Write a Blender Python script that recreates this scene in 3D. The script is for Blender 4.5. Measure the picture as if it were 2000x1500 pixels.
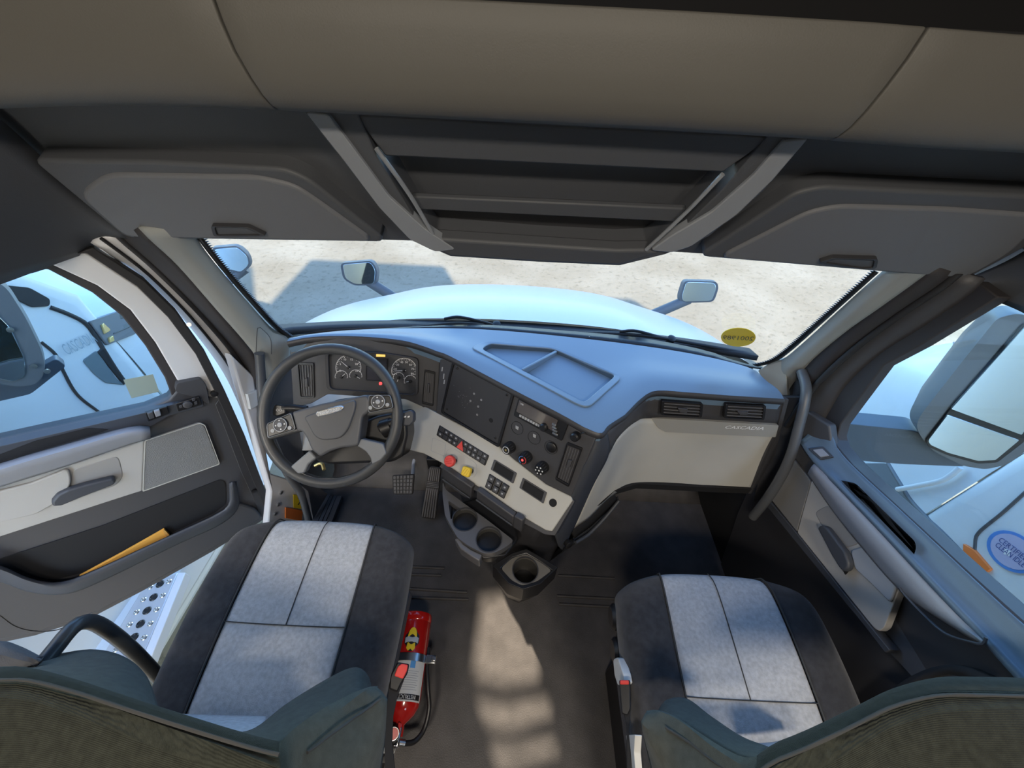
import bpy, bmesh, math, random
from math import radians, sin, cos, pi, tan, atan2, sqrt
from mathutils import Vector, Matrix
random.seed(7)
for o in list(bpy.data.objects): bpy.data.objects.remove(o)
scene = bpy.context.scene
COL = scene.collection
V = Vector

# ------------------------------------------------------------------ camera
F_PX, CAM_H, PITCH, ROLL = 753.0, 1.75, radians(43), radians(2.9)
CAM = V((0, 0, CAM_H))
cam_d = bpy.data.cameras.new('camera'); cam = bpy.data.objects.new('camera', cam_d); COL.objects.link(cam)
cam_d.sensor_width = 36; cam_d.lens = F_PX / 2000 * 36; cam_d.clip_start = .02; cam_d.clip_end = 500
CR = Matrix.Rotation(pi / 2 - PITCH, 3, 'X') @ Matrix.Rotation(ROLL, 3, 'Z')
cam.matrix_world = Matrix.Translation(CAM) @ CR.to_4x4()
scene.camera = cam

# ------------------------------------------------------------------ sky, sun, exposure
world = bpy.data.worlds.new('sky'); scene.world = world; world.use_nodes = True
wn = world.node_tree; bg = wn.nodes['Background']
sky = wn.nodes.new('ShaderNodeTexSky'); sky.sky_type = 'NISHITA'; sky.sun_disc = False
sky.sun_elevation = radians(34); sky.sun_rotation = radians(155); sky.air_density = 1.1; sky.dust_density = .6; sky.ozone_density = 1.2
tint = wn.nodes.new('ShaderNodeMixRGB'); tint.blend_type = 'MULTIPLY'; tint.inputs[0].default_value = 1; tint.inputs[2].default_value = (.84, .99, 1.12, 1)
wn.links.new(sky.outputs[0], tint.inputs[1]); wn.links.new(tint.outputs[0], bg.inputs[0]); bg.inputs[1].default_value = .66
sun_d = bpy.data.lights.new('sun', 'SUN'); sun = bpy.data.objects.new('sun', sun_d); COL.objects.link(sun)
sun_d.energy = 12; sun_d.angle = radians(.9); sun_d.color = (1, .86, .66)
sun.rotation_euler = (radians(56), 0, radians(25))
vs = scene.view_settings; vs.view_transform = 'Standard'; vs.look = 'None'; vs.gamma = 1; vs.use_curve_mapping = False
vs.exposure = .9

# ------------------------------------------------------------------ measuring helpers
def ray(x, y):
    return CR @ V(((x - 1000) / F_PX, -(y - 750) / F_PX, -1))
def at(x, y, X=None, Y=None, Z=None):
    d = ray(x, y)
    t = (X - CAM.x) / d.x if X is not None else (Y - CAM.y) / d.y if Y is not None else (Z - CAM.z) / d.z
    return CAM + d * t
class Pl:
    """a flat face in the cab: a point and a normal that looks into the cab"""
    def __init__(s, p, n): s.p = V(p); s.n = V(n).normalized()
    def __call__(s, x, y, k=0.0):
        d = ray(x, y); return CAM + d * (((s.p + s.n * k - CAM).dot(s.n)) / d.dot(s.n))
    def off(s, k): return Pl(s.p + s.n * k, s.n)

# ------------------------------------------------------------------ materials
MATS = {}
def mat(name, col, rough=.6, metal=0., spec=.5, bump=0., bscale=400., var=0., vscale=6., coat=0., col2=None, emit=None, sheen=0., btype='NOISE'):
    if name in MATS: return MATS[name]
    m = bpy.data.materials.new(name); m.use_nodes = True; nt = m.node_tree; b = nt.nodes['Principled BSDF']
    b.inputs['Base Color'].default_value = (*col, 1); b.inputs['Roughness'].default_value = rough
    b.inputs['Metallic'].default_value = metal; b.inputs['Specular IOR Level'].default_value = spec
    b.inputs['Coat Weight'].default_value = coat; b.inputs['Sheen Weight'].default_value = sheen
    if emit: b.inputs['Emission Color'].default_value = (*emit[0], 1); b.inputs['Emission Strength'].default_value = emit[1]
    tc = nt.nodes.new('ShaderNodeTexCoord')
    if var > 0:
        n = nt.nodes.new('ShaderNodeTexNoise'); n.inputs['Scale'].default_value = vscale; n.inputs['Detail'].default_value = 6
        r = nt.nodes.new('ShaderNodeValToRGB'); c2 = col2 or tuple(max(0, c * (1 - var)) for c in col)
        r.color_ramp.elements[0].position = .32; r.color_ramp.elements[1].position = .68
        r.color_ramp.elements[0].color = (*c2, 1); r.color_ramp.elements[1].color = (*[min(1, c * (1 + (0 if col2 else var * .6))) for c in col], 1)
        nt.links.new(tc.outputs['Object'], n.inputs['Vector']); nt.links.new(n.outputs['Fac'], r.inputs['Fac']); nt.links.new(r.outputs['Color'], b.inputs['Base Color'])
    if bump > 0:
        if btype == 'NOISE':
            n = nt.nodes.new('ShaderNodeTexNoise'); n.inputs['Scale'].default_value = bscale; n.inputs['Detail'].default_value = 3; out = n.outputs['Fac']
        elif btype == 'WAVE':
            n = nt.nodes.new('ShaderNodeTexWave'); n.inputs['Scale'].default_value = bscale; n.inputs['Distortion'].default_value = 1.5; out = n.outputs['Fac']; n.bands_direction = 'Z'
        else:
            n = nt.nodes.new('ShaderNodeTexVoronoi'); n.inputs['Scale'].default_value = bscale; out = n.outputs['Distance']
        bp = nt.nodes.new('ShaderNodeBump'); bp.inputs['Strength'].default_value = bump; bp.inputs['Distance'].default_value = .002
        nt.links.new(tc.outputs['Object'], n.inputs['Vector']); nt.links.new(out, bp.inputs['Height']); nt.links.new(bp.outputs['Normal'], b.inputs['Normal'])
    MATS[name] = m; return m
def glass_mat(name, tint, refl=.06):
    m = bpy.data.materials.new(name); m.use_nodes = True; nt = m.node_tree; nt.nodes.clear()
    o = nt.nodes.new('ShaderNodeOutputMaterial'); mx = nt.nodes.new('ShaderNodeMixShader'); t = nt.nodes.new('ShaderNodeBsdfTransparent'); g = nt.nodes.new('ShaderNodeBsdfGlossy')
    t.inputs[0].default_value = (*tint, 1); g.inputs['Roughness'].default_value = .02; mx.inputs[0].default_value = refl
    nt.links.new(t.outputs[0], mx.inputs[1]); nt.links.new(g.outputs[0], mx.inputs[2]); nt.links.new(mx.outputs[0], o.inputs[0])
    MATS[name] = m; return m

DASHTOP = mat('dash_top_sky_tint', (.145, .22, .31), .40, spec=.6, bump=.12, bscale=700)  # blue of the skylight is put into the base colour
CHAR = mat('charcoal_plastic', (.060, .060, .067), .5, bump=.12, bscale=700)
CHAR2 = mat('dark_facia_plastic', (.042, .042, .047), .45, bump=.08, bscale=700)
NAVY = mat('navy_grey_plastic', (.05, .055, .068), .5, bump=.1, bscale=700)
BLACK = mat('black_plastic', (.012, .012, .014), .4)
MATTE = mat('matte_black', (.010, .010, .012), .85)
GREY = mat('warm_grey_plastic', (.50, .49, .455), .5, bump=.1, bscale=600, var=.04, vscale=9)
DGREY = mat('door_grey_plastic', (.43, .415, .395), .48, bump=.1, bscale=600)
BAR = mat('armrest_grey_vinyl', (.25, .26, .29), .45, bump=.1, bscale=500)
HEAD = mat('overhead_grey_plastic', (.120, .114, .102), .55, bump=.12, bscale=500, var=.03, vscale=5)
HDARK = mat('header_charcoal_plastic', (.080, .084, .094), .55, bump=.12, bscale=500)
HSTRIP = mat('console_strip_grey', (.27, .285, .31), .5, bump=.1, bscale=500)
PILLAR = mat('pillar_grey_trim', (.30, .31, .30), .6, bump=.1, bscale=500)
WHITE = mat('white_truck_paint', (.60, .62, .63), .35, coat=.12)
WHITE_IN = mat('white_body_paint', (.66, .66, .68), .35, coat=.2)
RUBBER = mat('black_rubber', (.022, .021, .023), .65, bump=.1, bscale=300)
SEAL = mat('brown_black_seal', (.035, .031, .033), .7)
FLOOR = mat('floor_rubber_mat', (.070, .064, .063), .55, bump=.35, bscale=260, var=.22, vscale=14)
FAB_D = mat('charcoal_seat_fabric', (.050, .050, .055), .95, spec=.15, bump=.5, bscale=900, var=.22, vscale=60, sheen=.25)
FAB_L = mat('light_grey_seat_fabric', (.50, .51, .53), .95, spec=.15, bump=.6, bscale=520, var=.16, vscale=110)
FAB_B = mat('ribbed_back_fabric', (.040, .043, .034), .95, spec=.1, bump=.5, bscale=420, var=.25, vscale=90, sheen=.1, btype='WAVE')
FAB_G = mat('teal_grey_back_fabric', (.085, .088, .076), .95, spec=.1, bump=.5, bscale=800, var=.15, vscale=70, sheen=.1)
SEAM = mat('dark_seam_thread', (.055, .055, .055), .9)
WHEELM = mat('steering_wheel_leather', (.050, .052, .056), .42, bump=.1, bscale=800)
SPOKE = mat('spoke_grey', (.19, .20, .215), .4)
CHROME = mat('chrome', (.75, .76, .78), .12, metal=1)
STEEL = mat('brushed_steel', (.55, .55, .55), .3, metal=1)
ALU = mat('step_aluminium', (.62, .63, .66), .38, metal=.6)
RED = mat('red_extinguisher_paint', (.50, .012, .010), .18, coat=.7)
REDK = mat('red_knob_plastic', (.75, .06, .05), .35)
YELK = mat('yellow_knob_plastic', (.80, .55, .03), .4)
ORANGE = mat('orange_reflector', (.75, .18, .03), .3)
YSTICK = mat('yellow_sticker', (.82, .60, .02), .5)
ENVEL = mat('manila_envelope', (.88, .42, .07), .8, var=.05)
WPRINT = mat('white_print', (.80, .80, .80), .6)
GPRINT = mat('grey_print', (.40, .41, .43), .6)
LABEL = mat('white_paper_label', (.70, .70, .68), .5)
DIAL = mat('dial_face', (.045, .046, .052), .5)
SCREEN = mat('display_glass', (.05, .05, .06), .12)
AMBER = mat('amber_display_digits', (.9, .6, .15), .4, emit=((1, .62, .15), .5))
REDLAMP = mat('red_warning_light', (.8, .05, .05), .4, emit=((1, .1, .1), .6))
BLUEP = mat('blue_print', (.08, .22, .55), .5)
MIRROR = mat('mirror_silver', (.74, .86, .90), .03, metal=1)
MIRBACK = mat('mirror_housing_grey', (.13, .138, .15), .5, bump=.05)
GLASS = glass_mat('tinted_windshield_glass', (.70, .72, .73), .02)
SGLASS = glass_mat('tinted_side_glass', (.72, .80, .83), .04)
GOLD = mat('brass_gold', (.75, .58, .25), .3, metal=.8)
CUPIN = mat('cup_rubber', (.05, .048, .045), .5)
SLAT = mat('vent_slat', (.13, .13, .14), .4)
MESH = mat('speaker_mesh_fabric', (.25, .25, .25), .7, bump=1., bscale=700, btype='VORONOI')
GOLDGROUND = None

# ------------------------------------------------------------------ building helpers
def link(o, parent=None):
    COL.objects.link(o)
    if parent is not None:
        o.parent = parent
        if parent.type == 'EMPTY': o.matrix_parent_inverse = Matrix.Translation(-parent.location)
    return o
def obj(name, verts, faces, m, parent=None, smooth=35, bevel=0., seg=2, solid=0., sub=0):
    me = bpy.data.meshes.new(name); bm = bmesh.new()
    vs_ = [bm.verts.new(v) for v in verts]
    for f in faces:
        try: bm.faces.new([vs_[i] for i in f])
        except ValueError: pass
    bmesh.ops.remove_doubles(bm, verts=bm.verts, dist=1e-6)
    bmesh.ops.recalc_face_normals(bm, faces=bm.faces)
    bm.to_mesh(me); bm.free()
    if m: me.materials.append(m)
    if smooth:
        for p in me.polygons: p.use_smooth = True
        if smooth < 180: me.set_sharp_from_angle(angle=radians(smooth))
    o = bpy.data.objects.new(name, me); link(o, parent)
    if solid: md = o.modifiers.new('s', 'SOLIDIFY'); md.thickness = solid; md.offset = -1
    if bevel: md = o.modifiers.new('b', 'BEVEL'); md.width = bevel; md.segments = seg; md.limit_method = 'ANGLE'; md.angle_limit = radians(38)
    if sub: md = o.modifiers.new('u', 'SUBSURF'); md.levels = sub; md.render_levels = sub
    return o
def tag(o, label, cat, group=None, kind=None):
    o['label'] = label; o['category'] = cat
    if group: o['group'] = group
    if kind: o['kind'] = kind
    return o
def thing(name, label, cat, loc, group=None, kind=None):
    o = bpy.data.objects.new(name, None); o.empty_display_size = .05; o.location = V(loc); COL.objects.link(o)
    return tag(o, label, cat, group, kind)
def prism(name, pts, vec, m, parent=None, bevel=.0015, seg=2, smooth=35):
    n = len(pts); vec = V(vec)
    vs_ = [V(p) for p in pts] + [V(p) + vec for p in pts]
    fs = [tuple(range(n)), tuple(range(2 * n - 1, n - 1, -1))] + [(i, (i + 1) % n, (i + 1) % n + n, i + n) for i in range(n)]
    return obj(name, vs_, fs, m, parent, smooth, bevel, seg)
def rnd(pts, r, n=4):
    """round the corners of an outline"""
    out = []; N = len(pts)
    for i in range(N):
        p = V(pts[i]); a = V(pts[i - 1]) - p; b = V(pts[(i + 1) % N]) - p
        ra = min(r, a.length * .45); rb = min(r, b.length * .45)
        A = p + a.normalized() * ra; B = p + b.normalized() * rb
        for k in range(n + 1):
            t = k / n; out.append(tuple(A * (1 - t) ** 2 + p * 2 * t * (1 - t) + B * t * t))
    return out
def plate(name, px, pl, thick, m, parent=None, k=0., r=0, bevel=.0015, seg=2, rn=4):
    """a panel whose visible face lies on plane pl (k in front of it), thick behind"""
    if r: px = rnd(px, r, rn)
    return prism(name, [pl(x, y, k) for x, y in px], -pl.n * thick, m, parent, bevel, seg)
def ring(name, outer, inner, vec, m, parent=None, bevel=.001):
    n = len(outer); vec = V(vec)
    vs_ = [V(p) for p in outer] + [V(p) for p in inner] + [V(p) + vec for p in outer] + [V(p) + vec for p in inner]
    fs = []
    for i in range(n):
        j = (i + 1) % n
        fs += [(i, j, n + j, n + i), (2 * n + i, 2 * n + j, 3 * n + j, 3 * n + i), (i, j, 2 * n + j, 2 * n + i), (n + i, n + j, 3 * n + j, 3 * n + i)]
    return obj(name, vs_, fs, m, parent, 35, bevel)
def shrink(px, f):
    cx = sum(p[0] for p in px) / len(px); cy = sum(p[1] for p in px) / len(px)
    return [(cx + (x - cx) * f, cy + (y - cy) * f) for x, y in px]
def frame_plate(name, px, pl, thick, m, parent=None, k=0., r=0, f=.9, bevel=.001):
    px = rnd(px, r) if r else px
    o = [pl(x, y, k) for x, y in px]; c = sum(o, V()) / len(o)
    w = f if isinstance(f, float) else .9
    i = [c + (p - c) * w for p in o]
    return ring(name, o, i, -pl.n * thick, m, parent, bevel)
def resample(P, n):
    P = [V(p) for p in P]
    if len(P) == 1: return [P[0].copy() for _ in range(n)]
    # catmull-rom through the points, even in arc length
    Q = []; m = 12
    for i in range(len(P) - 1):
        a = P[i - 1] if i > 0 else P[0] * 2 - P[1]; b = P[i]; c = P[i + 1]; d = P[i + 2] if i + 2 < len(P) else P[-1] * 2 - P[-2]
        for k in range(m):
            t = k / m
            Q.append(.5 * ((2 * b) + (c - a) * t + (2 * a - 5 * b + 4 * c - d) * t * t + (3 * b - a - 3 * c + d) * t ** 3))
    Q.append(P[-1]); L = [0]
    for i in range(1, len(Q)): L.append(L[-1] + (Q[i] - Q[i - 1]).length)
    out = []; j = 0
    for k in range(n):
        s = L[-1] * k / (n - 1)
        while j < len(L) - 2 and L[j + 1] < s: j += 1
        d = L[j + 1] - L[j]; out.append(Q[j].lerp(Q[j + 1], 0 if d < 1e-9 else (s - L[j]) / d))
    return out
def loft(name, rows, m, parent=None, n=24, solid=.012, smooth=50, cross=0, bevel=0):
    """a curved panel through several rows of points"""
    R = [resample(r, n) for r in rows]
    if cross:
        cols = [resample([R[j][i] for j in range(len(R))], cross) for i in range(n)]
        R = [[cols[i][j] for i in range(n)] for j in range(cross)]
    vs_ = [p for r in R for p in r]; fs = []
    for j in range(len(R) - 1):
        for i in range(n - 1): fs.append((j * n + i, j * n + i + 1, (j + 1) * n + i + 1, (j + 1) * n + i))
    # thickness away from the camera side
    o = obj(name, vs_, fs, m, parent, smooth)
    me = o.data; c = sum((p.center for p in me.polygons), V()) / len(me.polygons)
    s = sum(p.normal.dot(CAM - p.center) for p in me.polygons)
    if s < 0: me.flip_normals()
    if solid: md = o.modifiers.new('s', 'SOLIDIFY'); md.thickness = solid; md.offset = -1
    if bevel: md = o.modifiers.new('b', 'BEVEL'); md.width = bevel; md.segments = 2; md.limit_method = 'ANGLE'; md.angle_limit = radians(50)
    return o
def tube(name, pts, r, m, parent=None, n=10, steps=24, closed=False, taper=None, smooth=60):
    P = resample(pts, steps) if not closed else [V(p) for p in pts]
    N = len(P); vs_ = []; up_ = None
    for i, p in enumerate(P):
        t = (P[(i + 1) % N] - P[i - 1]) if closed else (P[min(i + 1, N - 1)] - P[max(i - 1, 0)])
        t.normalize()
        if up_ is None: up_ = t.orthogonal().normalized()
        up_ = (up_ - t * up_.dot(t)).normalized(); b = t.cross(up_)
        rr = r if taper is None else r * (taper[0] + (taper[1] - taper[0]) * i / (N - 1))
        for k in range(n): a = 2 * pi * k / n; vs_.append(p + up_ * cos(a) * rr + b * sin(a) * rr)
    fs = []
    for i in range(N if closed else N - 1):
        for k in range(n): fs.append((i * n + k, i * n + (k + 1) % n, ((i + 1) % N) * n + (k + 1) % n, ((i + 1) % N) * n + k))
    if not closed: fs += [tuple(range(n)), tuple(range((N - 1) * n, N * n))]
    return obj(name, vs_, fs, m, parent, smooth)
def basis(axis, hint=(0, 0, 1)):
    a = V(axis).normalized(); h = V(hint)
    if abs(a.dot(h.normalized())) > .97: h = V((0, 1, 0))
    u = h.cross(a).normalized(); return u, a.cross(u), a
def lathe(name, org, axis, prof, m, parent=None, n=28, smooth=40, a0=0., a1=2 * pi, hint=(0, 0, 1), cap=True):
    """turned shape: prof = (distance along axis, radius)"""
    u, w, a = basis(axis, hint); vs_ = []; full = abs(a1 - a0 - 2 * pi) < 1e-6; org = V(org)
    k_ = n if full else n + 1
    for d, r in prof:
        for k in range(k_):
            t = a0 + (a1 - a0) * k / n; vs_.append(org + a * d + (u * cos(t) + w * sin(t)) * r)
    fs = []
    for i in range(len(prof) - 1):
        for k in range(n if full else n): 
            k2 = (k + 1) % k_ if full else k + 1
            fs.append((i * k_ + k, i * k_ + k2, (i + 1) * k_ + k2, (i + 1) * k_ + k))
    if full and cap:
        if prof[0][1] > 1e-6: fs.append(tuple(range(k_)))
        if prof[-1][1] > 1e-6: fs.append(tuple(range((len(prof) - 1) * k_, len(prof) * k_)))
    return obj(name, vs_, fs, m, parent, smooth)
def box(name, c, size, m, parent=None, bevel=.004, rot=None, seg=2):
    sx, sy, sz = [s / 2 for s in size]; R = rot or Matrix.Identity(3); c = V(c)
    vs_ = [c + R @ V((x, y, z)) for x in (-sx, sx) for y in (-sy, sy) for z in (-sz, sz)]
    fs = [(0, 1, 3, 2), (4, 6, 7, 5), (0, 4, 5, 1), (2, 3, 7, 6), (0, 2, 6, 4), (1, 5, 7, 3)]
    return obj(name, vs_, fs, m, parent, 35, bevel, seg)
def frame3(right, up):
    r = V(right).normalized(); n = r.cross(V(up)).normalized(); u = n.cross(r)
    return Matrix((r, u, n)).transposed()
def text(name, s, org, right, up, h, m, parent=None, depth=.0006, align='CENTER', width=None, shear=0., warp=None):
    c = bpy.data.curves.new(name, 'FONT'); c.body = s; c.size = 1; c.align_x = align; c.align_y = 'CENTER'; c.extrude = 0; c.resolution_u = 2; c.shear = shear
    t = bpy.data.objects.new(name, c); COL.objects.link(t)
    dg = bpy.context.evaluated_depsgraph_get(); me = bpy.data.meshes.new_from_object(t.evaluated_get(dg)); bpy.data.objects.remove(t); bpy.data.curves.remove(c)
    xs = [v.co.x for v in me.vertices]; ys = [v.co.y for v in me.vertices]
    if not xs: return None
    hh = max(ys) - min(ys); ww = max(xs) - min(xs); cx = (max(xs) + min(xs)) / 2; cy = (max(ys) + min(ys)) / 2
    sc = h / hh; sx = sc if width is None else width / ww
    R = frame3(right, up)
    for v in me.vertices:
        x, y = (v.co.x - (cx if align == 'CENTER' else min(xs))) * sx, (v.co.y - cy) * sc
        v.co = warp(x, y) if warp else V(org) + R @ V((x, y, depth))
    me.materials.clear(); me.materials.append(m); me.name = name
    o = bpy.data.objects.new(name, me); link(o, parent); return o
def cut(o, cutters):
    """real openings: subtract the cutter solids"""
    for c in cutters:
        md = o.modifiers.new('c', 'BOOLEAN'); md.operation = 'DIFFERENCE'; md.object = c; md.solver = 'EXACT'
    bpy.context.view_layer.update()
    dg = bpy.context.evaluated_depsgraph_get(); me = bpy.data.meshes.new_from_object(o.evaluated_get(dg))
    old = o.data; o.modifiers.clear(); o.data = me; me.name = o.name
    for c in cutters: bpy.data.objects.remove(c)
    for p in me.polygons: p.use_smooth = True
    me.set_sharp_from_angle(angle=radians(35))
    return o
def interp(T, x):
    T = sorted(T)
    if x <= T[0][0]: return T[0][1]
    for (a, fa), (b, fb) in zip(T, T[1:]):
        if x <= b: return fa + (fb - fa) * (x - a) / (b - a)
    return T[-1][1]

# =================================================================== SETTING: ground outside
def ground_mat():
    m = bpy.data.materials.new('dry_dirt_ground'); m.use_nodes = True; nt = m.node_tree; b = nt.nodes['Principled BSDF']
    tc = nt.nodes.new('ShaderNodeTexCoord'); b.inputs['Roughness'].default_value = .95; b.inputs['Specular IOR Level'].default_value = .1
    n1 = nt.nodes.new('ShaderNodeTexNoise'); n1.inputs['Scale'].default_value = .9; n1.inputs['Detail'].default_value = 8
    n2 = nt.nodes.new('ShaderNodeTexNoise'); n2.inputs['Scale'].default_value = 11; n2.inputs['Detail'].default_value = 10; n2.inputs['Roughness'].default_value = .75
    r1 = nt.nodes.new('ShaderNodeValToRGB'); r1.color_ramp.elements[0].color = (.25, .215, .16, 1); r1.color_ramp.elements[1].color = (.315, .28, .22, 1)
    r1.color_ramp.elements[0].position = .35; r1.color_ramp.elements[1].position = .65
    r2 = nt.nodes.new('ShaderNodeValToRGB'); r2.color_ramp.elements[0].color = (.5, .47, .43, 1); r2.color_ramp.elements[1].color = (1.0, 1.0, 1.0, 1)
    r2.color_ramp.elements[0].position = .36; r2.color_ramp.elements[1].position = .47
    mx = nt.nodes.new('ShaderNodeMixRGB'); mx.blend_type = 'MULTIPLY'; mx.inputs[0].default_value = .6
    bp = nt.nodes.new('ShaderNodeBump'); bp.inputs['Strength'].default_value = .5; bp.inputs['Distance'].default_value = .03
    for n in (n1, n2): nt.links.new(tc.outputs['Object'], n.inputs['Vector'])
    nt.links.new(n1.outputs['Fac'], r1.inputs['Fac']); nt.links.new(n2.outputs['Fac'], r2.inputs['Fac'])
    nt.links.new(r1.outputs['Color'], mx.inputs[1]); nt.links.new(r2.outputs['Color'], mx.inputs[2]); nt.links.new(mx.outputs[0], b.inputs['Base Color'])
    nt.links.new(n2.outputs['Fac'], bp.inputs['Height']); nt.links.new(bp.outputs['Normal'], b.inputs['Normal'])
    return m
GZ = -1.28
g = obj('ground', [(-90, -60, GZ), (90, -60, GZ), (90, 140, GZ), (-90, 140, GZ)], [(0, 1, 2, 3)], ground_mat())
tag(g, 'pale dry dirt yard in front of and beside the truck', 'ground', kind='structure')

# =================================================================== SETTING: cab floor and shell
fl = thing('floor', 'dark rubber cab floor mat between the two seats', 'floor', (0, 0, 0), kind='structure')
fp = [(-.98, -2.3, 0), (1.0, -2.3, 0), (1.0, 1.05, 0), (-.95, 1.05, 0), (-.95, .5, 0), (-.98, .45, 0)]
prism('floor_mat', fp, (0, 0, -.05), FLOOR, fl, 0)
loft('toe_board', [[(-.9, 1.05, -.002), (0, 1.05, -.002), (1.0, 1.05, -.002)], [(-.9, 1.16, .06), (0, 1.16, .06), (1.0, 1.16, .06)], [(-.9, 1.34, .5), (0, 1.34, .5), (1.0, 1.34, .5)]], FLOOR, fl, cross=8)
def rib(p0, p1, w=.012):
    a, b = at(*p0, Z=.0), at(*p1, Z=.0)
    tube('floor_rib', [a, (a + b) / 2, b], w, FLOOR, fl, 8, 6)
for a, b in (((770, 1106), (868, 1110)), ((770, 1121), (862, 1124)), ((770, 1148), (912, 1157)), ((765, 1166), (915, 1171)),
             ((1088, 1164), (1205, 1170)), ((1092, 1180), (1205, 1186)), ((1090, 1124), (1200, 1130))): rib(a, b, .006)
# sill scuff plate at the driver's side
sc_ = [at(634, 968, Z=.03), at(668, 968, Z=.03), at(640, 1040, Z=.03), at(598, 1040, Z=.03)]
prism('scuff_plate', sc_, (0, 0, -.03), NAVY, fl)
for t in (.3, .5, .7):
    tube('scuff_groove', [sc_[0].lerp(sc_[1], t) + V((0, 0, .001)), sc_[3].lerp(sc_[2], t) + V((0, 0, .001))], .002, BLACK, fl, 6, 4)

fw = obj('wall_front', [(-.95, 1.36, 0), (1.02, 1.36, 0), (1.02, 1.36, .62), (-.95, 1.36, .62), (-.95, 1.40, 0), (1.02, 1.40, 0), (1.02, 1.40, .62), (-.95, 1.40, .62)],
         [(0, 1, 2, 3), (4, 5, 6, 7), (0, 1, 5, 4), (2, 3, 7, 6), (0, 3, 7, 4), (1, 2, 6, 5)], MATTE)
tag(fw, 'dark firewall behind the dashboard above the footwells', 'wall', kind='structure')
wb = thing('wall_back', 'plain grey rear wall of the sleeper cab', 'wall', (0, -2.3, 0), kind='structure')
def wallbox(name, x0, x1, y0, y1, z0, z1, par, m=HEAD): box(name, ((x0 + x1) / 2, (y0 + y1) / 2, (z0 + z1) / 2), (x1 - x0, y1 - y0, z1 - z0), m, par, .01)
wallbox('panel', -1.12, 1.12, -2.36, -2.3, -.1, 2.5, wb)
ce = thing('ceiling', 'grey ceiling of the raised sleeper roof', 'ceiling', (0, -.7, 2.5), kind='structure')
wallbox('roof_panel', -1.12, 1.12, -2.36, .95, 2.45, 2.52, ce)
wallbox('roof_nose', -1.12, 1.12, .93, 1.0, 1.72, 2.5, ce, MATTE)
wl = thing('wall_left', 'left side wall and white door opening of the cab', 'wall', (-1.05, -.3, 0), kind='structure')
wr = thing('wall_right', 'right side wall of the cab beside the passenger door', 'wall', (1.08, -.3, 0), kind='structure')
wallbox('side_panel', -1.12, -1.05, -2.36, -.18, -.1, 2.5, wl); SUND = V((-sin(radians(25)) * sin(radians(56)), cos(radians(25)) * sin(radians(56)), -cos(radians(56))))
sleeper_side = box('side_panel', (1.09, -1.24, 1.2), (.06, 2.24, 2.6), HEAD, wr, 0)
# unseen openings added, shaped to throw a sun patch onto the floor
def side_opening(px):
    pts = []
    for x, y in px: t = (1.09 - x) / -SUND.x; pts.append(V((1.2, y - SUND.y * t, -SUND.z * t)))
    return prism('c', pts, (-.25, 0, 0), None, None, 0)
cut(sleeper_side, [side_opening(q) for q in ([(-.12, .30), (.03, .27), (.18, .30), (.19, .50), (.06, .60), (-.11, .56)], [(-.16, .20), (.03, .15), (.22, .20), (.22, .26), (.03, .22), (-.16, .26)],
    [(-.17, .11), (.03, .06), (.24, .11), (.24, .15), (.03, .11), (-.17, .15)], [(-.23, .30), (-.17, .28), (-.17, .52), (-.22, .48)], [(.23, .30), (.28, .32), (.27, .48), (.23, .50)])])
sleeper_side.data.materials.clear(); sleeper_side.data.materials.append(HEAD)
wallbox('footwell_side', -1.0, -.935, .95, 1.42, -.1, .66, wl, CHAR2)
wallbox('upper_panel', -1.12, -1.05, -.18, .95, 1.42, 2.5, wl); wallbox('upper_panel', 1.06, 1.12, -.12, .95, 1.44, 2.5, wr)
wallbox('kick_panel', .99, 1.06, .62, 1.4, -.1, .62, wr, MATTE)
wallbox('sill', -1.06, -.96, -.2, .9, -.12, .01, wl, RUBBER)
# two fill lamps added behind the camera to brighten the cab
def fill(x, y, w, col):
    lt = thing('fill_lamp', ('left' if x < 0 else 'right') + ' rectangular dome lamp added on the sleeper ceiling', 'lamp', (x, y, 2.44))
    box('housing', (x, y, 2.44), (.34, .26, .02), WHITE_IN, lt, .006)
    L = bpy.data.lights.new('fill_light', 'AREA'); L.shape = 'RECTANGLE'; L.size = .3; L.size_y = .22; L.energy = w; L.color = col
    o = bpy.data.objects.new('fill_light', L); COL.objects.link(o); o.parent = lt; o.location = (0, 0, -.02)
fill(-.45, -.9, 12, (1, .90, .76)); fill(.45, -.9, 12, (1, .90, .76))

# =================================================================== windshield, pillars, header
base_px = [(545, 672), (590, 655), (680, 645), (808, 641), (936, 643), (1072, 654), (1244, 674), (1373, 695), (1472, 721), (1510, 728)]
top_px = [(370, 450), (500, 452), (750, 462), (900, 470), (1100, 482), (1340, 495), (1600, 512), (1735, 520)]
w1 = thing('window_1', 'wide windshield with black dotted edge', 'window', at(936, 643, Z=.9), kind='structure')
WB = [at(x, y, Z=.895) + V((0, .012, 0)) for x, y in base_px]; WT = [at(x, y, Y=.875) for x, y in top_px]
loft('glass_pane', [WB, WT], GLASS, w1, n=30, solid=.006, cross=6)
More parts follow.
